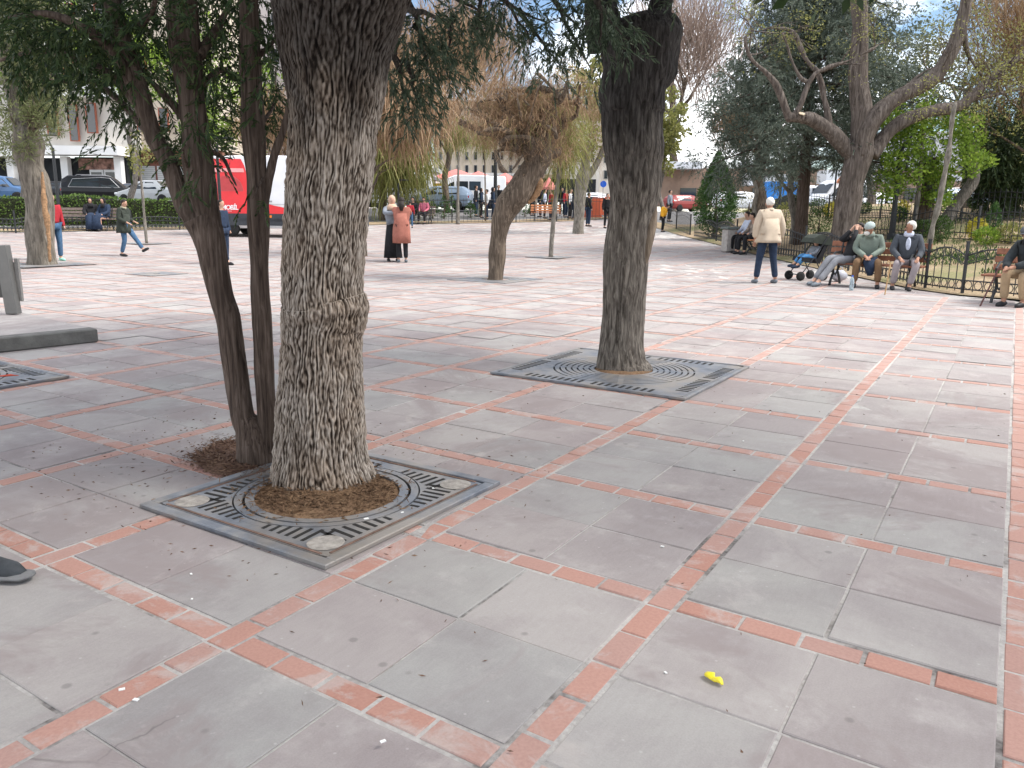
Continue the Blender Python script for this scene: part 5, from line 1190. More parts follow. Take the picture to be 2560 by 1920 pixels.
# small lorry with a blue box
p = at_depth(1950, 62); lr = empty('box_lorry', p, FACE, 'small lorry with a bright blue box body behind the park lamp', 'lorry')
m = MB(); m.box((0, 0, 1.45), (2.9, 1.9, 1.5), bev=.03); m.build('box_body', paint('bright_blue', (.02, .22, .65)), lr)
m = MB(); m.box((2.05, 0, 1.2), (1.1, 1.8, 1.5), bev=.15); m.build('cab', white_p, lr); m = MB(); m.box((2.2, -.9, 1.5), (.6, .03, .5)); m.build('side_window', glass, lr)
m = MB(); m.box((.3, 0, .6), (4.2, 1.5, .16)); m.build('chassis', trim, lr)
for x in (-.9, 2): 
    for s in (-1, 1): wheel(lr, x, s*.82, .38)

# ------------------------------------------------------------------ buildings
stonew = plain('cream_render', (.62, .58, .52), .9, .09, .7, .1); beige = plain('beige_render', (.52, .45, .36), .9, .12, .7, .1); whitew = plain('white_render', (.76, .75, .73), .9, .06, .8, .1)
brickr = plain('brown_red_wall', (.26, .12, .09), .9, .15, 2, .1); redfr = plain('red_brown_frame', (.30, .09, .05), .6, .15, 4); darkin = plain('dark_interior', (.03, .032, .035), .9, .4, .6, .1)
shut = plain('white_shutter', (.62, .62, .61), .6, .08, 3); greyc = plain('grey_concrete', (.36, .36, .35), .9, .15, 2, .1); brownroof = plain('brown_fascia', (.30, .21, .155), .9, .2, 1)
class Facade:
    def __init__(s, name, label, px, d, cat='building'):
        s.b = at_depth(px, d); s.root = empty(name, s.b, FACE, label, cat); s.d = d
    def xz(s, px, py): v = VP(px, py, s.b)-s.b; return v.dot(RT0), v.z
    def part(s, name, mat, px0, py0, px1, py1, y0=0, th=.3, m=None):
        pxm = (px0+px1)/2; pym = (py0+py1)/2
        x0, _ = s.xz(px0, pym); x1, _ = s.xz(px1, pym); _, z1 = s.xz(pxm, py0); _, z0 = s.xz(pxm, py1)
        own = m is None; m = m or MB(); m.box(((x0+x1)/2, y0, (z0+z1)/2), (abs(x1-x0), th, abs(z1-z0)))
        return m.build(name, mat, s.root) if own else m
    def window(s, px0, py0, px1, py1, frame=redfr, y=-.22):
        f = s.part('window', frame, px0, py0, px1, py1, y, .12)
        e = (px1-px0)*.14; o = s.part('pane', glass, px0+e, py0+e*.6, px1-e, py1-e*.6, y-.065, .03); o.parent = f; return f
F = Facade('white_apartment_house', 'cream house with red-brown window frames above a garage and shop', 230, 66)
F.part('wall', stonew, -260, -260, 318, 372, 4.3, 8); F.part('side_wall', beige, 314, -200, 520, 372, 4.8, 8)
F.part('canopy', whitew, 100, 368, 318, 390, -.6, 2.0); F.part('parapet', whitew, 60, 205, 320, 245, -.35, 1.4); F.part('parapet', whitew, -260, 90, 320, 118, -.35, 1.4)
F.part('balcony_slab', whitew, -260, 375, 60, 392, -.5, 1.8)
for a in (-100, 34, 168, 300): F.part('pillar', whitew, a-3, 392, a+14, 505, -.3, .6)
F.part('garage_interior', darkin, -260, 392, 185, 510, 3.4, 6); F.part('shop_interior', darkin, 185, 392, 312, 510, 3.2, 5.6)
F.part('shop_display', plain('shop_goods', (.25, .14, .11), .8, .8, 3.2), 192, 396, 290, 424, .3, .1)
for a, b in ((222, 256), (258, 290)): f = F.part('shop_door', shut, a, 424, b, 462, .25, .1); o = F.part('pane', glass, a+4, 430, b-4, 460, .18, .03); o.parent = f
for a, b, c, d_ in ((219, 258, 246, 334), (176, 262, 200, 354), (120, 262, 150, 340), (40, 262, 80, 340), (-60, 262, -20, 340), (219, 125, 246, 190), (160, 125, 190, 190), (60, 125, 95, 190), (-40, 125, -5, 190), (60, 10, 95, 80), (160, 10, 190, 80), (240, 10, 270, 80), (345, 270, 365, 330), (400, 270, 425, 330), (345, 130, 368, 190), (420, 130, 445, 190)): F.window(a, b, c, d_)
F = Facade('shuttered_shop', 'low red-brown shop front with white roller shutters', 400, 68, 'shop')
F.part('wall', brickr, 310, 400, 560, 520, 2.2, 4); F.part('fascia', plain('brown_sign', (.24, .11, .07), .7, .2, 2), 312, 376, 560, 402, -.1, .5)
F.part('roller_shutter', shut, 352, 415, 388, 486, .12, .12); F.part('roller_shutter', shut, 394, 415, 420, 486, .12, .12); F.part('roller_shutter', shut, 440, 415, 480, 486, .12, .12)
m = MB()
for y in range(418, 486, 5): F.part('', shut, 352, y, 388, y+.8, .04, .04, m); F.part('', shut, 394, y, 420, y+.8, .04, .04, m)
m.build('shutter_ribs', greyc, F.root); F.part('window', glass, 322, 430, 346, 470, .12, .1)
F = Facade('pale_block', 'pale grey-pink apartment block behind the juniper and van', 640, 84)
F.part('wall', plain('pink_grey_render', (.55, .49, .46), .9, .1, .6, .1), 470, -120, 880, 520, 5, 9)
for i, x in enumerate(range(490, 880, 46)):
    for y in (-60, 30, 120, 210, 300, 390): F.window(x, y, x+20, y+44, greyc, .35)
for y in (85, 175, 265, 355): F.part('balcony', whitew, 540, y, 620, y+10, .1, 1.2); F.part('balcony', whitew, 720, y, 800, y+10, .1, 1.2)
F = Facade('beige_apartments', 'beige apartment building with rows of narrow windows beyond the parasols', 1180, 96)
F.part('wall', beige, 1085, 250, 1330, 500, 5, 9); F.part('cornice', whitew, 1080, 245, 1334, 253, .2, .9); F.part('string_course', whitew, 1083, 432, 1332, 438, .4, .4)
for x in range(1096, 1326, 22):
    for y in (268, 305, 342, 379, 412): F.window(x, y, x+9, y+20, greyc, .42)
F = Facade('cream_corner_house', 'cream house with dark arched ground floor beyond the railing right of the bent tree', 1380, 90)
F.part('wall', stonew, 1320, 300, 1500, 500, 5, 9)
for x in range(1332, 1496, 24):
    for y in (315, 350, 385, 415): F.window(x, y, x+11, y+20, greyc, .42)
F.part('awning', brownroof, 1322, 438, 1420, 447, -.6, 2.2); F.part('shop_interior', darkin, 1326, 447, 1490, 505, .5, .4)
F = Facade('pink_house', 'low pale pink house left of the yellow kiosk', 1050, 80, 'house'); F.part('wall', plain('pink_render', (.6, .5, .47), .9, .08, 1), 1025, 428, 1090, 505, 2, 4); F.part('roof', greyc, 1020, 420, 1095, 430, 1.6, 5); F.window(1035, 445, 1046, 462, greyc, -.05); F.window(1062, 445, 1073, 462, greyc, -.05)
F = Facade('sand_building', 'tall sand-coloured building behind the dark trunk', 1560, 92); F.part('wall', stonew, 1500, 330, 1660, 505, 5, 9)
for x in range(1510, 1650, 24):
    for y in (345, 385, 425): F.window(x, y, x+11, y+22, greyc, .42)
F = Facade('market_hall', 'long low brown market hall with pale metal roofs across the park', 1800, 78)
F.part('wall', brownroof, 1640, 424, 2580, 520, 3, 6)
for i, (a, b, c, d_) in enumerate(((1640, 1742, 408, 425), (1840, 1880, 408, 422), (1850, 1900, 436, 466), (1915, 1955, 440, 466), (2030, 2115, 430, 462), (2160, 2215, 440, 458), (2300, 2420, 440, 456))):
    F.part('roof_panel', plain('pale_roof_metal', (.66, .68, .70), .5, .06, .5), a, c, b, d_, -1.2-.3*i, 2.4)
for x in (1700, 1760, 1880, 2000, 2140, 2260, 2420): F.part('shop_window', glass, x, 470, x+40, 500, -.04, .1)
F = Facade('far_flats', 'tall grey flats at the far right behind the trees', 2420, 110); F.part('wall', plain('grey_flats_render', (.5, .5, .5), .9, .08, .6), 2250, 330, 2900, 500, 4, 7)  # flats in plain grey render
for x in range(2262, 2880, 34):
    for y in (345, 375, 405, 435): F.window(x, y, x+14, y+16, greyc, .42)
# kiosk and parasols
F = Facade('yellow_kiosk', 'small yellow kiosk with a curved grey roof left of the red parasols', 1082, 62, 'kiosk'); yel = plain('yellow_panel', (.62, .46, .06), .6, .12, 3)
F.part('wall', yel, 1066, 458, 1102, 502, 1.1, 2); F.window(1072, 466, 1080, 482, greyc, .05); F.window(1086, 466, 1096, 482, greyc, .05)
m = MB(); x0, z0 = F.xz(1056, 456); x1, z1 = F.xz(1098, 456); m.prism([(x0, z0+.35), (x0+(x1-x0)*.4, z0+.3), (x1+.3, z0-.02), (x1+.3, z0+.1), (x0+(x1-x0)*.5, z0+.62), (x0, z0+.62)][::-1], -.3, 2.4); m.build('roof', greyc, F.root)
def parasol(px, d, zt, r_, mat, label, ph=2.3, group='red parasols beyond the far railing'):
    p = at_depth(px, d); root = empty('parasol', p, FACE+.2, label, 'parasol', group); m = MB(); m.lathe([(.03, 0), (.03, ph+.5)], seg=8); m.build('pole', greyc, root)
    m = MB(); seg = 8; vs = [(0, 0, ph+.75)]
    for t, z in ((.5, ph+.42), (1, ph), (1, ph-.18)): vs += [(r_*t*math.cos(R(45*k)), r_*t*math.sin(R(45*k)), z) for k in range(seg)]
    fs = [(0, 1+k, 1+(k+1) % seg) for k in range(seg)]+[(1+8*j+k, 9+8*j+k, 9+8*j+(k+1) % 8, 1+8*j+(k+1) % 8) for j in (0, 1) for k in range(8)]
    m.add(vs, fs); m.build('canopy', mat, root)
pred = plain('faded_red_canvas', (.50, .17, .15), .9, .15, 2); pora = plain('orange_canvas', (.62, .22, .10), .9, .15, 2)
parasol(1142, 66, 0, 2.1, pred, 'large faded red parasol above the first white van', 2.35); parasol(1196, 68, 0, 1.7, pred, 'red parasol half hidden behind the black lamp post', 2.3); parasol(1262, 66, 0, 1.3, pred, 'small red parasol left of the bent trunk', 2.1)
parasol(1370, 64, 0, .6, pred, 'little red parasol above the crowd right of the bent trunk', 1.7); parasol(2108, 58, 0, .7, pora, 'small orange parasol above the white van in the park', 2.2, None)
# barriers and sign
ored = plain('orange_plastic', (.6, .13, .06), .5, .1, 4)
for i, (px, d_) in enumerate(((1480, 47), (1497, 49), (1528, 50))):
    m = MB(); m.prism([(-.55, 0), (.55, 0), (.5, .18), (.42, .25), (.42, 1.0), (-.42, 1.0), (-.42, .25), (-.5, .18)][::-1], -.14, .14); o = m.build('barrier', ored); o.location = at_depth(px, d_); o.rotation_euler = (0, 0, FACE+.1*i)
    tag(o, ('orange-red plastic barrier left of the blue sign', 'orange-red plastic barrier under the blue sign', 'orange-red plastic barrier nearest the dark trunk')[i], 'barrier', 'orange road barriers')
p = at_depth(1505, 50); r_ = empty('round_sign', p, FACE, 'round blue traffic sign on a grey post left of the dark trunk', 'sign'); m = MB(); m.lathe([(.03, 0), (.03, 1.9)], seg=8); m.build('post', greyc, r_)
m = MB(); m.lathe([(0, 0), (.19, 0), (.19, .02), (0, .02)], (0, -.05, 0), 24, 'Y'); o = m.build('disc', paint('sign_blue', (.02, .12, .6)), r_); o.location = (0, 0, 1.75)

# ------------------------------------------------------------------ benches, step, bin
wood = plain('brown_bench_wood', (.25, .105, .06), .65, .3, 9, .3, bump=.3); woodl = plain('orange_bench_wood', (.48, .2, .09), .6, .2, 9, .3)
woodg = plain('grey_bench_wood', (.18, .14, .12), .8, .25, 9, .2)
def bench(p, rz, label, wd=wood, L=1.7, group='park benches around the plaza'):
    root = empty('park_bench', p, rz, label, 'bench', group)
    m = MB()
    for k in range(4): m.box((0, -.2+.115*k, .44+.0*k), (L, .09, .035), bev=.006)
    m.build('seat', wd, root)
    m = MB()
    for k in range(3): m.box((0, .245+.035*k, .56+.13*k), (L, .03, .1), rx=-R(14), bev=.006)
    m.build('backrest', wd, root)
    for x in (-L/2+.22, L/2-.22):
        m = MB(); m.tube([(x, -.28, .0), (x, -.24, .1), (x, -.12, .25), (x, -.2, .42)], .026, 6); m.tube([(x, .3, 0), (x, .24, .12), (x, .1, .28), (x, .2, .42), (x, .25, .6), (x, .34, .9)], .026, 6)
        m.tube([(x, -.24, .415), (x, .22, .415)], .02, 6); m.tube([(x, -.2, .44), (x, -.24, .56), (x, -.1, .66), (x, .2, .66)], .018, 6); m.tube([(x, -.12, .25), (x, 0, .2), (x, .1, .28)], .018, 6); m.build('cast_leg', blackm, root)
    return root
BR = FACE-.72
BP = G(2178, 717); bench(BP, BR, 'brown bench under the two old men and the reclining man', L=1.9)
e2 = (G(2000, 668)-G(1860, 632)); BR2 = math.atan2(e2.y, e2.x)
BP2 = G(1872, 634); bench(BP2, BR2, 'brown bench behind the standing man in the beige jacket', woodl)
e3 = (G(2560, 756)-G(2400, 743)); BR3 = math.atan2(e3.y, e3.x)
BP3 = G(2600, 763); bench(BP3, BR3, 'bench at the right edge under the capped old man', L=1.7)
BP4 = G(196, 575); bench(BP4, FACE, 'grey-brown bench in front of the hedge with two women in black', woodg, L=3.0)
BP5 = G(1364, 553); bench(BP5, FACE, 'orange wooden bench against the far railing', woodl, L=1.6)
BP6 = G(1050, 559); bench(BP6, FACE-.2, 'bench at the far railing right of the embracing women', woodg, L=1.5)
root = empty('litter_bin', G(1821, 630), FACE+.3, 'grey stone litter bin at the end of the far bench', 'litter bin'); m = MB(); m.box((0, 0, .36), (.34, .34, .72), bev=.03); m.build('body', plain('grey_stone', (.38, .35, .32), .9, .2, 12, bump=.4), root); m = MB(); m.box((0, 0, .76), (.42, .42, .07), bev=.015); m.build('lid', plain('dark_grey_lid', (.12, .14, .13), .6, .2, 8), root)
# concrete step with a steel framed board at the left
ps = G(246, 855); pe = G(-20, 884); d_ = (pe-ps).normalized(); ang = math.atan2(-d_.y, -d_.x); nrm = Vector((-d_.y, d_.x, 0)); 
if nrm.dot(Vector((-math.sin(YAW), math.cos(YAW), 0))) < 0: nrm = -nrm
Ls, Ds, Hs = 5.0, 2.7, .14
root = empty('low_step', ps, math.atan2(d_.y, d_.x), 'low concrete platform with a dark kerb face at the left edge', 'step')
sgn = 1 if nrm.dot(Vector((-d_.y, d_.x, 0))) > 0 else -1
m = MB(); m.box((Ls/2, sgn*.09, Hs/2), (Ls, .18, Hs), bev=.012); m.build('kerb', plain('weathered_kerb', (.13, .125, .115), .9, .3, 5, bump=.5), root)
m = MB(); m.box((Ls/2, sgn*(Ds/2+.182), Hs/2-.006), (Ls, Ds, Hs-.004)); m.build('top', slabm, root)
fn_s = lambda x, y: hz(x, y)+Hs
pb = GH(30, 785, fn_s); root = empty('steel_board', pb, FACE-.25, 'grey steel post with a dark panel standing on the low platform', 'notice board')
m = MB(); m.box((0, 0, .40), (.165, .07, .80), ry=-R(4), bev=.008); m.build('post', plain('brushed_steel', (.17, .165, .155), .45, .12, 6, .4, .4), root)
m = MB(); m.box((-.5, .06, .39), (1.1, .04, .42), bev=.006); m.build('panel', plain('dark_panel', (.07, .066, .062), .6, .2, 6), root)
m = MB(); m.box((.105, .05, .40), (.05, .03, .5), bev=.006); m.build('edge_strip', plain('pale_strip', (.22, .21, .195), .6, .15, 6), root)
# red scrap on the left grate, yellow wrapper, small litter
def scrap(name, px, py, mat, label, s, rz, cat='litter', group=None, tube_=True, h=.0):
    p = G(px, py); m = MB()
    if tube_:
        m.tube([(-s, 0, .012+h), (-s*.8, .002, .013+h), (-s*.4, .004, .015+h), (-s*.1, 0, .012+h), (s*.2, .002, .013+h), (s*.5, .006, .016+h), (s*.75, .004, .012+h), (s, .002, .010+h)], [.004, .012, .015, .008, .012, .014, .007, .003], 14, lambda q, dv, i, th: .005*noise.noise(Vector((q.x*130, q.y*130, th*2))), sq=.6)
    else:
        m.box((0, 0, .004+h), (s*2, s*1.2, .0025), rx=.05)
    o = m.build(name, mat, None, tube_); o.location = p; o.rotation_euler = (0, 0, rz); tag(o, label, cat, group)
scrap('crumpled_wrapper', 1783, 1706, plain('yellow_foil', (.80, .66, .03), .35, .1, 30, .5), 'crumpled yellow wrapper lying on the front right slabs', .034, YAW-1.0)
scrap('red_scrap', 6, 953, plain('red_scrap', (.55, .08, .04), .6, .1, 10), 'red scrap lying on the grate at the left edge', .12, YAW+.3, h=.03)
wp = plain('white_paper', (.8, .79, .76), .8, .06, 20)
for i, (px, py, s, lb) in enumerate(((916, 1307, .018, 'white paper scrap on the near slots of the corner-medallion grate'), (1006, 1291, .011, 'tiny folded white scrap beside the right slots of the near grate'), (1083, 1230, .014, 'white scrap on the far right slots of the near grate'), (950, 1198, .012, 'pale chip on the litter right of the thick trunk'),
    (1664, 1684, .009, 'tiny white chip left of the yellow wrapper'), (305, 1726, .014, 'cream sliver on the brick band at front left'), (340, 1752, .014, 'second cream sliver just below the brick band at front left'), (478, 1437, .010, 'white sliver on the slab left of the near grate'), (958, 1870, .012, 'white sliver at the bottom between bands'),
    (1656, 1368, .012, 'small white fleck on the bluish slab'), (1858, 1104, .012, 'white sliver on the slabs past the ringed grate'), (480, 1500, .009, 'pale sliver below the other one left of the near grate'), (1194, 557, .14, 'white box-like scrap at the foot of the far railing'))):
    scrap('paper_scrap', px, py, wp, lb, s*(.6 if s < .05 else 1), rnd.uniform(0, 3), group='scraps of white litter', tube_=False, h=.016 if 900 < px < 1100 else 0)
# ------------------------------------------------------------------ people
skin = plain('skin', (.46, .27, .19), .6, .1, 10); skin2 = plain('tanned_skin', (.36, .19, .125), .6, .12, 10)
def skinmesh(name, chains, mat, parent, root_i=0, sub=2):
    """chains: list of [(pos, (rx, ry)) ...]; equal positions are welded; grown with the Skin modifier"""
    V = []; Rr = []; E_ = []; idx = {}
    for ch in chains:
        prev = None
        for p, r in ch:
            key = tuple(round(c, 4) for c in p)
            if key not in idx: idx[key] = len(V); V.append(tuple(p)); Rr.append(r if isinstance(r, tuple) else (r, r))
            i = idx[key]
            if prev is not None and prev != i: E_.append((prev, i))
            prev = i
    me = bpy.data.meshes.new(name); me.from_pydata(V, E_, []); o = link_mesh(name, me, mat, parent)
    md = o.modifiers.new('skin', 'SKIN'); md.use_smooth_shade = True
    if not me.skin_vertices: 
        me.attributes  # layer is made by the modifier
    sv = me.skin_vertices[0].data if len(me.skin_vertices) else None
    if sv is None:
        return None
    for i, r in enumerate(Rr): sv[i].radius = r; sv[i].use_root = (i == root_i)
    if sub: s = o.modifiers.new('sub', 'SUBSURF'); s.levels = sub; s.render_levels = sub
    dg = bpy.context.evaluated_depsgraph_get(); bpy.context.view_layer.update()
    ev = o.evaluated_get(dg); m2 = bpy.data.meshes.new_from_object(ev); m2.materials.clear(); m2.materials.append(mat); m2.shade_smooth()
    o.modifiers.clear(); old = o.data; o.data = m2; bpy.data.meshes.remove(old); m2.name = name
    return o
def V3(*a): return Vector(a)
STAND = dict(pel=(0, 0, .96), spi=(0, 0, 1.14), che=(0, 0, 1.33), nek=(0, -.01, 1.48), hed=(0, -.02, 1.61),
             shl=(-.18, 0, 1.41), ell=(-.235, .02, 1.13), wrl=(-.25, -.05, .88), shr=(.18, 0, 1.41), elr=(.235, .02, 1.13), wrr=(.25, -.05, .88),
             hil=(-.095, 0, .92), knl=(-.11, -.02, .50), anl=(-.12, .02, .08), hir=(.095, 0, .92), knr=(.11, -.02, .50), anr=(.12, .02, .08))
SIT = dict(pel=(0, .06, .52), spi=(0, .09, .70), che=(0, .08, .90), nek=(0, .04, 1.05), hed=(0, 0, 1.17),
           shl=(-.19, .08, .98), ell=(-.25, -.02, .73), wrl=(-.14, -.26, .62), shr=(.19, .08, .98), elr=(.25, -.02, .73), wrr=(.14, -.26, .62),
           hil=(-.10, .05, .50), knl=(-.15, -.38, .50), anl=(-.16, -.38, .08), hir=(.10, .05, .50), knr=(.15, -.38, .50), anr=(.16, -.38, .08))
def person(label, loc, rz, top, legs, pose=None, base=STAND, s=1.0, hair=None, hairstyle='short', skinm=skin, shoes=None, cat='person', group=None, long=0, sleeve=True, detail=1, skirt=None, bulk=1.0, extra=None, collar=None, footdir=None, tunic=None):
    P = {k: Vector(v) for k, v in base.items()}
    if pose: P.update({k: Vector(v) for k, v in pose.items()})
    root = empty('person', loc, rz, label, cat, group); root.scale = (s, s, s)
    H = P['hed']; up = (H-P['nek']).normalized(); fd = P.get('face', V3(0, -1, 0)).normalized(); fd = (fd-up*fd.dot(up)).normalized(); sd_ = fd.cross(up)
    ch = [[(P['pel'], (.13, .10)), (P['spi'], (.115, .085)), (P['che'], (.105, .08)), (P['nek']-up*.03, (.055, .055)), (P['nek']+up*.04, (.05, .055)), (H-up*.055, (.058, .072)), (H+up*.01, (.074, .090)), (H+up*.075, (.066, .08)), (H+up*.11, (.035, .045))]]
    fp = {}
    for sd in 'lr':
        w_ = P['wr'+sd]; e = P['el'+sd]; hd = (w_-e).normalized(); hd = (hd*.7+P.get('hd'+sd, hd)*.5).normalized()
        ch.append([(P['che'], (.105, .08)), (P['sh'+sd], .042), (e, .042), (w_, (.028, .026)), (w_+hd*.055, (.036, .02))])
        if detail:
            a = hd.orthogonal().normalized(); pl = hd.cross(V3(0, 0, 1)); pl = pl.normalized() if pl.length > .2 else V3(1, 0, 0)
            q = w_+hd*.055; cu = P.get('curl'+sd, V3(0, -.2, -.6))
            for k, (off, ln) in enumerate(((-.030, .062), (-.010, .074), (.010, .07), (.028, .056))):
                b_ = q+pl*off+hd*.03; ch.append([(q, (.036, .02)), (b_, .0095), (b_+hd*ln*.5+cu*.006, .0085), (b_+hd*ln*.85+cu*.028, .007)])
            ch.append([(w_+hd*.02, (.03, .022)), (w_+hd*.035+pl*(-.036), .011), (w_+hd*.075+pl*(-.052), .009)])
        f = P['an'+sd]; kd = P['kn'+sd]; fd2 = P.get('ft'+sd, V3(0, -1, 0)).normalized(); fp[sd] = fd2
        ch.append([(P['pel'], (.13, .10)), (P['hi'+sd], .085), (kd, .058), (f, .038), (f+fd2*.07+V3(0, 0, -.035), (.034, .026)), (f+fd2*.15+V3(0, 0, -.05), (.03, .018))])
    b = skinmesh('body', ch, skinm, root)
    # nose, ears and eyes
    if detail:
        m = MB(); m.ell(H+fd*.092+up*-.012, (.012, .02, .022), 8, 6); m.build('nose', skinm, root, True)
        for sg in (-1, 1):
            m = MB(); m.ell(H+sd_*sg*.078+up*-.005, (.012, .02, .03), 8, 6); m.build('ear', skinm, root, True)
            m = MB(); m.ell(H+fd*.082+sd_*sg*.031+up*.018, (.011, .008, .007), 6, 4); m.build('eye', plain('dark_eye', (.03, .02, .015), .3, .1, 10), root)
        m = MB(); m.ell(H+fd*.083+up*-.052, (.02, .006, .005), 8, 4); m.build('mouth', plain('lips', (.30, .11, .09), .5, .1, 10), root)
    # hair, hat or scarf
    if hair:
        Mx = Matrix((( sd_.x, fd.x, up.x), (sd_.y, fd.y, up.y), (sd_.z, fd.z, up.z)))
        def cap(nm, c, r, fn, mt): m = MB(); m.ell(c, r, 18, 12, fn, Mx); return m.build(nm, mt, root, True)
        if hairstyle == 'short': cap('hair', H+up*.030-fd*.026, (.088, .096, .102), lambda d: (-.34 if (d.y > .30 and d.z < .50) else 0)+(-.12 if d.z < -.7 else 0)+.07*noise.noise(d*6), hair)
        elif hairstyle == 'bald': cap('hair', H+up*.0-fd*.035, (.088, .082, .07), lambda d: (-.3 if d.y > .2 else 0)+.05*noise.noise(d*6), hair)
        elif hairstyle == 'cap':
            cap('cap', H+up*.07-fd*.008, (.098, .112, .06), lambda d: -.25 if d.z < -.3 else 0, hair); m = MB(); m.ell(H+up*.055+fd*.10, (.07, .07, .014), 12, 6); m.build('cap_peak', hair, root, True)
        elif hairstyle == 'beanie': cap('knit_cap', H+up*.055-fd*.012, (.095, .105, .088), lambda d: (-.15 if d.z < -.4 else 0), hair)
        elif hairstyle == 'scarf':
            m = MB(); m.ell(H+up*.02-fd*.03, (.10, .11, .13), 16, 12, lambda d: -.2 if (d.y > .6) else 0, Mx); m.tube([P['nek']+up*.05, P['nek'], P['nek']-up*.10], [.085, .12, .17], 12); m.build('headscarf', hair, root, True)
        elif hairstyle == 'long':
            m = MB(); m.ell(H+up*.035-fd*.025, (.092, .102, .10), 18, 12, lambda d: -.25 if (d.y > .4 and d.z < .4) else 0, Mx); m.tube([H-fd*.06, H-fd*.085-up*.12, H-fd*.08-up*.24], [.08, .075, .04], 10); m.build('hair', hair, root, True)
    bk = bulk
    # top
    if top:
        tr = [[(P['pel']+V3(0, 0, -.03-long), (.165*bk+long*.12, .125*bk+long*.1)), (P['pel']+V3(0, 0, .06), (.158*bk, .125*bk)), (P['spi'], (.155*bk, .12*bk)), (P['che'], (.165*bk, .125*bk)), (P['che'].lerp(P['nek'], .62), (.115, .09)), (P['nek']+up*.0, (.068, .066))]]
        for sd in 'lr':
            ee = P['wr'+sd].lerp(P['el'+sd], .06) if sleeve else P['el'+sd].lerp(P['sh'+sd], .2)
            tr.append([(P['che'], (.165*bk, .125*bk)), (P['sh'+sd], .078*bk), (P['sh'+sd].lerp(P['el'+sd], .5), .068*bk), (P['el'+sd], .060*bk), (P['el'+sd].lerp(ee, .6), .052*bk), (ee, .045*bk)])
        skinmesh('jacket' if sleeve else 'shirt', tr, top, root, 2)
        if collar: m = MB(); m.tube([P['nek']-up*.03, P['nek']+up*.035], [.095, .085], 14); m.build('collar', collar, root, True)
    if tunic is not None:
        c = P['che']; pz = P['pel']; m = MB(); m.tube([V3(c.x, c.y, c.z-.02), V3(pz.x, pz.y, pz.z+.12), V3(pz.x, pz.y, pz.z-.05), V3(pz.x, pz.y, (pz.z+tunic)/2), V3(pz.x, pz.y, tunic)], [.15*bulk, .172*bulk, .192*bulk, .195*bulk, .20*bulk], 22, lambda q, dv, i, th: .006*i*math.sin(th*5+1)+.012*noise.noise(q*9), sq=.8); m.build('tunic_hem', top, root, True)
    if skirt is not None:
        z = skirt; c = P['pel']; m = MB(); pr = [(c+V3(0, 0, .06), .15), (V3(c.x, c.y, c.z*.6+z*.4), .20), (V3(c.x, c.y, z), .25)]
        if base is SIT:
            kn = (P['knl']+P['knr'])/2; m.tube([c+V3(0, .04, .08), (c+kn)/2+V3(0, 0, .03), kn+V3(0, -.02, .02), V3(kn.x, kn.y-.03, .3), V3(kn.x, kn.y-.02, .06)], [.19, .2, .2, .2, .22], 16, sq=.8)
        else: m.tube([p for p, _ in pr], [r for _, r in pr], 18, lambda q, dv, i, th: .015*i*math.sin(th*7), sq=.85)
        m.build('skirt', legs, root, True)
    else:
        lg = []
        for sd in 'lr':
            a = P['an'+sd]; k_ = P['kn'+sd]
            lg.append([(P['pel'], (.15, .115)), (P['hi'+sd], (.105, .108)), (P['hi'+sd].lerp(k_, .5), .094), (k_, .074), (k_.lerp(a, .5), .068), (a+(k_-a).normalized()*.03, .062)])
        skinmesh('trousers', lg, legs, root, 0)
    sh = shoes or MATS.get('black_shoe') or plain('black_shoe', (.02, .02, .022), .6, .2, 20)
    for sd in 'lr':
        f = P['an'+sd]; d_ = fp[sd]; dn = V3(0, 0, -1); dn = (dn-d_*dn.dot(d_)).normalized()
        m = MB(); m.tube([f-d_*.06+dn*.035, f-d_*.01+dn*.035, f+d_*.07+dn*.045, f+d_*.15+dn*.055, f+d_*.19+dn*.06], [.03, .046, .044, .038, .018], 12, sq=1); m.build('shoe', sh, root, True)
    if extra: extra(root, P)
    return root
black = plain('black_cloth', (.016, .016, .018), .9, .3, 12); navy = plain('navy_cloth', (.02, .033, .062), .9, .25, 12); jeans = plain('blue_jeans', (.055, .115, .20), .9, .3, 14)
beigej = plain('cream_jacket', (.47, .385, .29), .85, .09, 9); rustc = plain('rust_wool', (.32, .125, .092), .95, .15, 14); greyh = plain('white_hair', (.62, .60, .55), .9, .12, 30); dkhair = plain('dark_hair', (.02, .015, .012), .7, .3, 30)
greenj = plain('sage_jacket', (.17, .205, .17), .9, .15, 12); brownt = plain('brown_trousers', (.16, .095, .05), .9, .15, 12); greyt = plain('grey_trousers', (.27, .235, .24), .9, .1, 12); greyj = plain('grey_jeans', (.20, .205, .22), .9, .15, 12)
blazer = plain('charcoal_blazer', (.055, .062, .072), .85, .2, 12); parka = plain('dark_green_parka', (.035, .042, .033), .9, .25, 12); greytop = plain('grey_top', (.2, .22, .25), .9, .2, 12); redt = plain('dark_red_top', (.35, .025, .035), .9, .15, 12)
tanp = plain('tan_trousers', (.36, .26, .16), .9, .12, 12); bluesh = plain('pale_blue_shirt', (.5, .54, .64), .9, .2, 18); pinkc = plain('pink_cloth', (.6, .16, .22), .9, .2, 12); yelc = plain('amber_cloth', (.8, .4, .03), .8, .12, 12); whitec = plain('white_cloth', (.7, .7, .7), .9, .12, 12)
gshoe = plain('mint_shoe', (.3, .6, .48), .7, .1, 12); greyshoe = plain('grey_shoe', (.13, .15, .17), .7, .3, 20)
GZ = lambda p: p
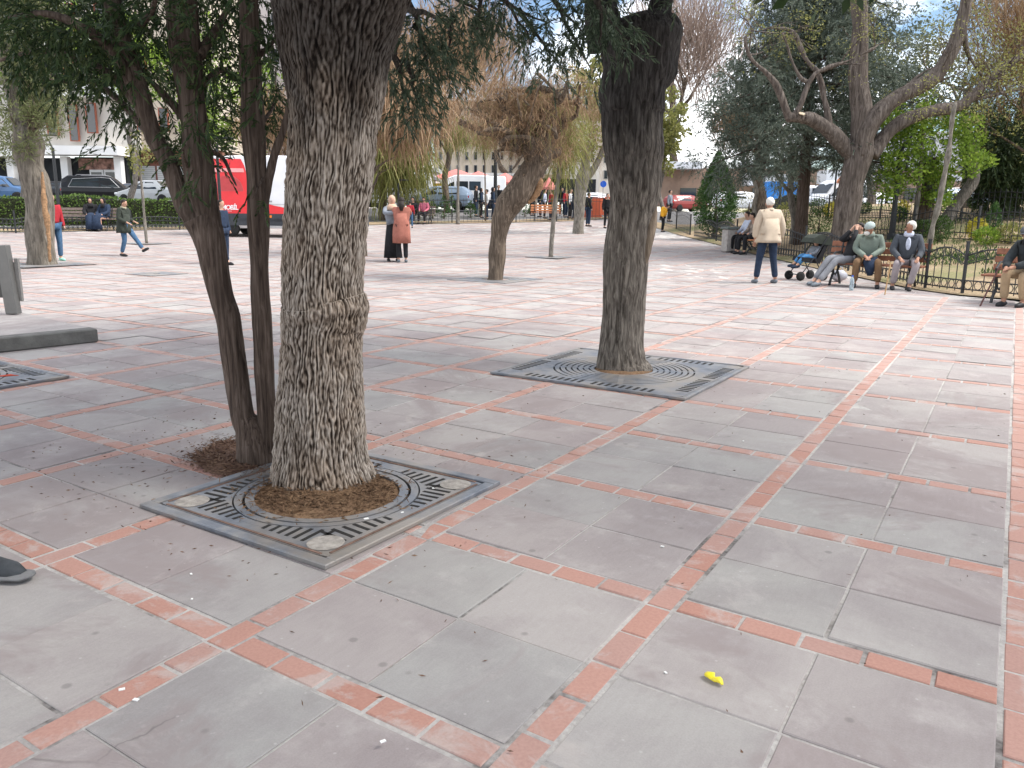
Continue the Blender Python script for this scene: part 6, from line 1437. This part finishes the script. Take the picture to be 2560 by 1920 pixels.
# man in the cream jacket, back to us
person('white-haired man seen from behind in a cream jacket and navy trousers', G(1912, 708), FACE+math.pi+.12, beigej, navy, dict(pel=(0, 0, .95), ell=(-.28, .03, 1.12), wrl=(-.30, -.10, .90), elr=(.27, .0, 1.13), wrr=(.27, -.02, .90), knl=(-.16, -.04, .5), anl=(-.21, .02, .08), knr=(.15, -.02, .5), anr=(.19, -.02, .08), hed=(0, -.05, 1.60), nek=(0, -.02, 1.47)),
       s=1.0, hair=greyh, hairstyle='short', skinm=skin2, shoes=greyshoe, bulk=1.34, tunic=.83, collar=beigej)
def on_bench(dx, dy=0.0, P0=BP, rz=BR): M_ = Matrix.Rotation(rz, 3, 'Z'); return P0+M_ @ Vector((dx, dy, 0))
def beard(root, P, mt=greyh):
    H = P['hed']; m = MB(); m.ell(H+P.get('face', V3(0, -1, 0)).normalized()*.06+V3(0, 0, -.075), (.055, .045, .045), 12, 8); m.build('beard', mt, root, True)
# blazer man with cane, at the right end of the bench
def cane(root, P): 
    m = MB(); m.tube([P['wrl']+V3(.02, -.05, .02), P['wrl']+V3(0, -.1, .04), P['wrl']+V3(-.06, -.14, -.02), (-.05, -.50, .02)], [.014, .014, .013, .011], 8); o = m.build('walking_stick', plain('cane_wood', (.42, .27, .13), .5, .2, 20), root)
m_ = person('white-haired old man in a charcoal blazer with both hands on his knees', on_bench(.60), BR+.35, blazer, greyt, dict(face=(-.9, -.5, 0), wrl=(-.14, -.30, .60), wrr=(.17, -.30, .60), anr=(.06, -.42, .08), anl=(-.22, -.30, .08), knl=(-.18, -.38, .50), ell=(-.27, -.03, .74)), SIT, hair=greyh, skinm=skin2, bulk=1.12, collar=bluesh)
m = MB(); m.ell((0, -.04, .86), (.045, .025, .13), 10, 8); m.build('shirt_front', bluesh, m_, True)
stick = MB(); stick.tube([(0, 0, 0), (.06, .06, .42), (.085, .09, .56), (.05, .10, .6), (.02, .09, .57)], .012, 8); o = stick.build('walking_stick', plain('cane_wood', (.42, .27, .13), .5, .2, 20)); o.location = G(2212, 737); o.rotation_euler = (0, 0, FACE); tag(o, 'thin tan walking stick leaning at the blazer man\'s knee', 'walking stick')
m_ = person('bearded old man in a sage jacket and grey knit cap with brown trousers', on_bench(-.12), BR+.30, greenj, brownt, dict(che=(0, .02, .88), nek=(0, -.06, 1.02), hed=(-.02, -.11, 1.13), shl=(-.19, .02, .96), shr=(.19, .02, .96), face=(-.7, -.7, -.1), wrl=(-.04, -.34, .60), wrr=(.05, -.34, .60), anl=(-.20, -.36, .08), anr=(.22, -.40, .08), knl=(-.19, -.38, .50), knr=(.20, -.38, .50)), SIT, hair=plain('grey_knit', (.36, .42, .40), .95, .15, 30), hairstyle='beanie', skinm=skin2, bulk=1.14, extra=beard, collar=greenj)
m = MB(); m.ell((.07, -.2, .5), (.15, .17, .14), 12, 8, lambda d: .15*noise.noise(d*3)); m.tube([(.05, -.28, .5), (.06, -.34, .38), (.07, -.33, .24)], [.13, .10, .05], 10); o = m.build('folded_coat', navy, None, True); o.location = on_bench(-.12); o.rotation_euler = (0, 0, BR+.3); tag(o, 'dark navy coat folded over the bearded man\'s lap', 'coat')
person('reclining man in black jumper covering his face with both hands', on_bench(-.50, .05), BR-.35, black, greyj, dict(pel=(0, 0, .52), spi=(0, .12, .68), che=(.0, .22, .86), nek=(0, .26, 1.00), hed=(-.02, .25, 1.12), face=(-.2, -.8, .5), shl=(-.18, .20, .94), shr=(.18, .2, .94), ell=(-.17, -.08, .90), wrl=(-.07, .08, 1.10), elr=(.15, -.08, .92), wrr=(.04, .09, 1.11), hdl=(.1, .2, .9), hdr=(-.1, .2, .9), knl=(-.10, -.46, .55), anl=(-.14, -.80, .10), knr=(.08, -.46, .52), anr=(.02, -.86, .09)), SIT, hair=dkhair, skinm=skin, shoes=greyshoe)
# two people on the far bench
M2 = lambda dx: on_bench(dx, 0, BP2, BR2)
person('person in a pale blue shirt sitting on the bench beside the stone bin', M2(-.45), BR2+.2, bluesh, black, None, SIT, hair=dkhair, detail=0)
person('person in a beige and dark coat on the bench behind the cream-jacketed man', M2(.28), BR2+.3, plain('mottled_coat', (.22, .18, .15), .9, .7, 9), black, dict(nek=(0, -.02, 1.02), hed=(0, -.07, 1.13)), SIT, hair=dkhair, detail=0)
# old man at the right edge
def oldcane(root, P):
    m = MB(); m.tube([P['wrl']+V3(0, -.04, .04), P['wrl']+V3(0, -.08, .05), (P['wrl'].x-.05, -.55, .30), (P['wrl'].x-.1, -.66, .02)], [.016, .015, .012, .011], 8); m.build('walking_stick', plain('dark_cane', (.10, .045, .04), .5, .2, 20), root)
p_ = G(2562, 764)
person('old man in flat cap and black coat leaning on a stick at the right edge', p_+Vector((0, 0, 0)), FACE-1.05, plain('black_coat', (.03, .035, .038), .9, .25, 12), tanp, dict(pel=(0, .06, .52), spi=(0, .02, .70), che=(0, -.06, .90), nek=(0, -.14, 1.02), hed=(0, -.20, 1.13), shl=(-.19, -.05, .95), shr=(.19, -.05, .95), ell=(-.24, -.22, .72), wrl=(-.10, -.50, .60), elr=(.22, -.24, .72), wrr=(.02, -.52, .62), knl=(-.13, -.42, .52), anl=(-.12, -.40, .08), knr=(.12, -.40, .50), anr=(.12, -.30, .08)), SIT, hair=plain('grey_flat_cap', (.09, .095, .10), .9, .2, 20), hairstyle='cap', skinm=skin2, bulk=1.25, collar=black)
stick = MB(); stick.tube([(0, 0, 0), (.10, .02, .25), (.22, .03, .56), (.25, .03, .62)], .013, 8); o = stick.build('walking_stick', plain('dark_cane', (.10, .045, .04), .5, .2, 20)); o.location = G(2450, 766); o.rotation_euler = (0, 0, FACE); tag(o, 'dark walking stick planted before the old man at the right edge', 'walking stick')
# embracing women
pw = G(1006, 656)
person('woman from behind in a long rust wool top and black trousers hugging another', pw, FACE+math.pi+.1, rustc, black, dict(ell=(-.22, -.20, 1.30), wrl=(-.02, -.34, 1.40), elr=(.22, -.2, 1.30), wrr=(.04, -.34, 1.38), knl=(-.09, 0, .5), anl=(-.10, 0, .08), knr=(.09, 0, .5), anr=(.10, 0, .08)), s=.97, hair=dkhair, hairstyle='long', tunic=.52, bulk=1.2, detail=0, shoes=greyshoe)
person('woman in grey top and long black skirt held by the woman in rust', pw+RT0*(-.30)+Vector((-math.sin(YAW), math.cos(YAW), 0))*.36, FACE+.25, greytop, black, dict(ell=(-.22, -.20, 1.28), wrl=(.05, -.42, 1.30), elr=(.22, -.2, 1.28), wrr=(.14, -.40, 1.34)), s=.99, hair=plain('beige_scarf', (.55, .38, .27), .9, .1, 20), hairstyle='scarf', skirt=.1, detail=0, bulk=1.05)
# people at the far railing bench
person('person in pink sitting at the far railing right of the hugging women', on_bench(.2, 0, BP6, FACE), FACE-.2, pinkc, black, None, SIT, hair=dkhair, detail=0, group=None)
person('person in black sitting next to the pink-clothed one at the far railing', on_bench(-.35, 0, BP6, FACE), FACE-.2, black, black, None, SIT, hair=dkhair, detail=0)
person('child with a red top standing right behind the hugging women', G(1026, 570), FACE+math.pi, redt, jeans, None, s=.72, hair=dkhair, detail=0)
# boy walking
pb_ = G(318, 641)
person('boy in a dark green parka striding to the right over the plaza', pb_, FACE+R(80), parka, jeans, dict(pel=(0, .02, .93), knl=(-.08, -.02, .50), anl=(-.08, .12, .09), knr=(.08, -.28, .56), anr=(.08, -.52, .22), ftr=(0, -.75, .45), ell=(-.24, .02, 1.15), wrl=(-.16, -.22, 1.03), elr=(.24, .06, 1.14), wrr=(.2, -.2, 1.06), hed=(0, -.05, 1.60)), s=.86, hair=dkhair, bulk=1.25, tunic=.72, collar=plain('khaki_collar', (.36, .33, .24), .9, .15, 20), detail=1)
person('person in red top, blue jeans and mint shoes half hidden behind the cracked pine', G(143, 652), FACE+R(60), redt, jeans, None, s=.93, hair=dkhair, shoes=gshoe, detail=0)
person('person in dark clothes behind the left juniper stem with one shoe showing', G(561, 661), FACE+R(70), navy, navy, dict(anl=(-.1, -.2, .08), knl=(-.1, -.12, .5)), s=.9, hair=dkhair, detail=0)
for dx, lb in ((.62, 'woman in black robe and headscarf, left of the pair before the hedge'), (1.12, 'woman in black robe, right of the pair on the bench before the hedge')):
    person(lb, on_bench(dx, -.1, BP4, FACE), FACE+(.4 if dx < 1 else -.3), navy if dx > 1 else black, navy, None, SIT, hair=black, hairstyle='scarf', skirt=.1, detail=0, bulk=1.3, s=.97)
person('person with an amber top standing just right of the dark trunk', G(1656, 580), FACE+1.2, yelc, black, dict(che=(0, -.1, 1.28), nek=(0, -.2, 1.40), hed=(0, -.28, 1.50)), s=.76, hair=dkhair, detail=0, bulk=1.5)
person('dark-clothed person beside the dark trunk on its left in the distance', at_depth(1517, 40), FACE+.4, black, black, None, s=.95, hair=dkhair, detail=0, bulk=1.3)
person('dark-clothed person just right of the forked grey trunk', at_depth(1470, 41), FACE+2, black, navy, None, s=.95, hair=dkhair, detail=0)
cols = [(1232, navy, 'dark blue coat'), (1246, black, 'black jacket'), (1190, black, 'black coat'), (1203, navy, 'navy top'), (1217, whitec, 'white top'), (1330, whitec, 'white top and dark waistcoat'), (1350, black, 'black top'), (1361, bluesh, 'pale blue shirt'), (1377, redt, 'red top'), (1404, black, 'black hood'), (1413, redt, 'dark red shirt'), (1425, whitec, 'white blouse'), (1434, navy, 'navy jumper')]
for i, (px, mt, tx) in enumerate(cols):
    where = 'left of the bent trunk' if px < 1260 else ('between bent and slender trunks' if px < 1385 else 'between slender and forked trunks')
    person('passer-by in %s behind the far railing %s' % (tx, where), at_depth(px, 45+(i*7 % 4)), FACE+rnd.uniform(-2, 2), mt, black if i % 2 else navy, None, s=rnd.uniform(.9, 1.0), hair=dkhair if i % 3 else black, hairstyle='short' if i % 3 else 'scarf', detail=0, group='passers-by behind the far railing')
person('tiny figure walking between red car and juniper bush in the distance', at_depth(1672, 44), FACE+1, greytop, black, None, s=.95, hair=dkhair, detail=0)
person('person in a grey coat seen under the dark evergreen far right', at_depth(2210, 42, hpark), FACE+1, greytop, black, None, s=.95, hair=dkhair, detail=0)
# walker at the left edge: only the front shoe reaches the picture
ps_ = G(22, 1478)
sandal = plain('dark_trainer', (.045, .05, .055), .7, .3, 30)
def trainer(root, P):
    f = P['anr']
    m = MB(); m.tube([f+V3(0, .09, -.066), f+V3(0, -.02, -.068), f+V3(0, -.12, -.068), f+V3(0, -.2, -.066), f+V3(0, -.225, -.062)], [.03, .044, .05, .044, .02], 14, sq=.3); m.build('shoe_sole', plain('grey_sole', (.16, .16, .16), .8, .2, 20), root, True)
    m = MB()
    for k in range(4): m.tube([f+V3(-.028, -.05-.022*k, -.006-.007*k), f+V3(0, -.055-.022*k, .004-.008*k), f+V3(.028, -.05-.022*k, -.006-.007*k)], .0035, 5)
    m.build('laces', greyshoe, root, True)
fd_ = Vector((math.cos(YAW-.15), math.sin(YAW-.15), 0))
wk = person('walker at the left edge of whom only a dark trainer is in view', ps_-fd_*.30, YAW-.15+R(90), black, black, dict(pel=(0, .38, .93), spi=(0, .40, 1.12), che=(0, .42, 1.32), nek=(0, .42, 1.46), hed=(0, .40, 1.59), shl=(-.18, .42, 1.4), shr=(.18, .42, 1.4), ell=(-.24, .5, 1.12), wrl=(-.24, .45, .88), elr=(.24, .5, 1.12), wrr=(.24, .42, .88), hil=(-.09, .38, .9), hir=(.09, .38, .9), knr=(.09, .16, .52), anr=(.09, -.10, .085), knl=(-.09, .45, .48), anl=(-.09, .70, .12)), hair=dkhair, shoes=sandal, detail=0, extra=trainer)
# stroller with child
pst = G(2016, 700); rt = empty('stroller', pst, FACE+.25, 'black pushchair with its hood up next to the reclining man', 'pushchair')
fr = plain('black_tube', (.03, .03, .033), .5, .2, 20)
m = MB()
for s_ in (-.22, .22):
    m.tube([(-.30, s_, .12), (.0, s_, .5), (.28, s_, .92), (.36, s_, 1.0)], .013, 6); m.tube([(.22, s_, .12), (.02, s_, .48)], .013, 6)
m.tube([(.36, -.22, 1.0), (.38, 0, 1.02), (.36, .22, 1.0)], .014, 6); m.tube([(-.3, -.22, .13), (-.3, .22, .13)], .012, 6); m.build('frame', fr, rt)
m = MB(); m.prism([(-.26, .42), (.16, .36), (.34, .80), (.26, .82), (.10, .47), (-.24, .50)][::-1], -.2, .2); m.build('seat', black, rt)
m = MB(); vs = []; seg = 7
for k in range(seg):
    a = R(-10+26*k); x, z = .16-.26*math.cos(a+R(30)), .72+.26*math.sin(a+R(30)); vs += [(x, -.21, z), (x, .21, z)]
m.add(vs, [(2*k, 2*k+1, 2*k+3, 2*k+2) for k in range(seg-1)]+[tuple(range(0, 2*seg, 2)), tuple(range(2*seg-1, 0, -2))]); m.build('hood', parka, rt)
for x, y in ((-.30, -.22), (-.30, .22), (.24, -.24), (.24, .24)): m = MB(); m.lathe([(.03, -.02), (.095, -.022), (.1, 0), (.095, .022), (.03, .02)], (0, 0, 0), 16, 'Y'); o = m.build('wheel', rubber, rt, True); o.location = (x, y, .1)
CH = dict(pel=(0, 0, .30), spi=(0, .04, .42), che=(0, .07, .54), nek=(0, .08, .64), hed=(0, .07, .74), shl=(-.13, .07, .6), shr=(.13, .07, .6), ell=(-.16, -.02, .46), wrl=(-.09, -.14, .42), elr=(.16, -.02, .46), wrr=(.09, -.14, .42), hil=(-.07, 0, .3), hir=(.07, 0, .3), knl=(-.09, -.3, .38), knr=(.09, -.3, .38), anl=(-.1, -.50, .16), anr=(.1, -.52, .14))
person('small child in blue jeans sitting in the pushchair with legs stretched out', pst+RT0*.10+Vector((0, 0, .22)), FACE+.25-R(90), greytop, plain('bright_jeans', (.06, .19, .38), .9, .2, 14), CH, CH, s=.8, hair=dkhair, detail=0, shoes=navy)
# grey bag and water bottle by the bench
m = MB(); m.ell((0, 0, .12), (.17, .13, .13), 16, 10, lambda d: .16*noise.noise(d*3)-.1*(d.z < -.4)); m.tube([(-.05, 0, .22), (-.02, 0, .32), (.06, 0, .30), (.07, 0, .21)], .012, 6); o = m.build('plastic_bag', plain('grey_plastic_bag', (.38, .39, .43), .45, .2, 9, .4), None, True); o.location = G(2096, 704); o.rotation_euler = (0, 0, FACE); tag(o, 'grey plastic bag on the ground under the reclining man\'s legs', 'bag')
rb = empty('water_bottle', G(2128, 726), 0, 'clear water bottle on the ground by the brown-trousered man', 'bottle'); m = MB(); m.lathe([(0, 0), (.036, .0), (.04, .02), (.04, .18), (.03, .22), (.014, .25), (.014, .26), (0, .26)], seg=14); bb = N('clear_plastic'); bb.col((.62, .75, .82)); bb.fin(.08, .6); bb.b.inputs['Transmission Weight'].default_value = .7; m.build('body', bb.m, rb, True); m = MB(); m.lathe([(0, .262), (.017, .262), (.017, .285), (0, .285)], seg=12); m.build('cap', paint('sign_blue', (.02, .12, .6)), rb)
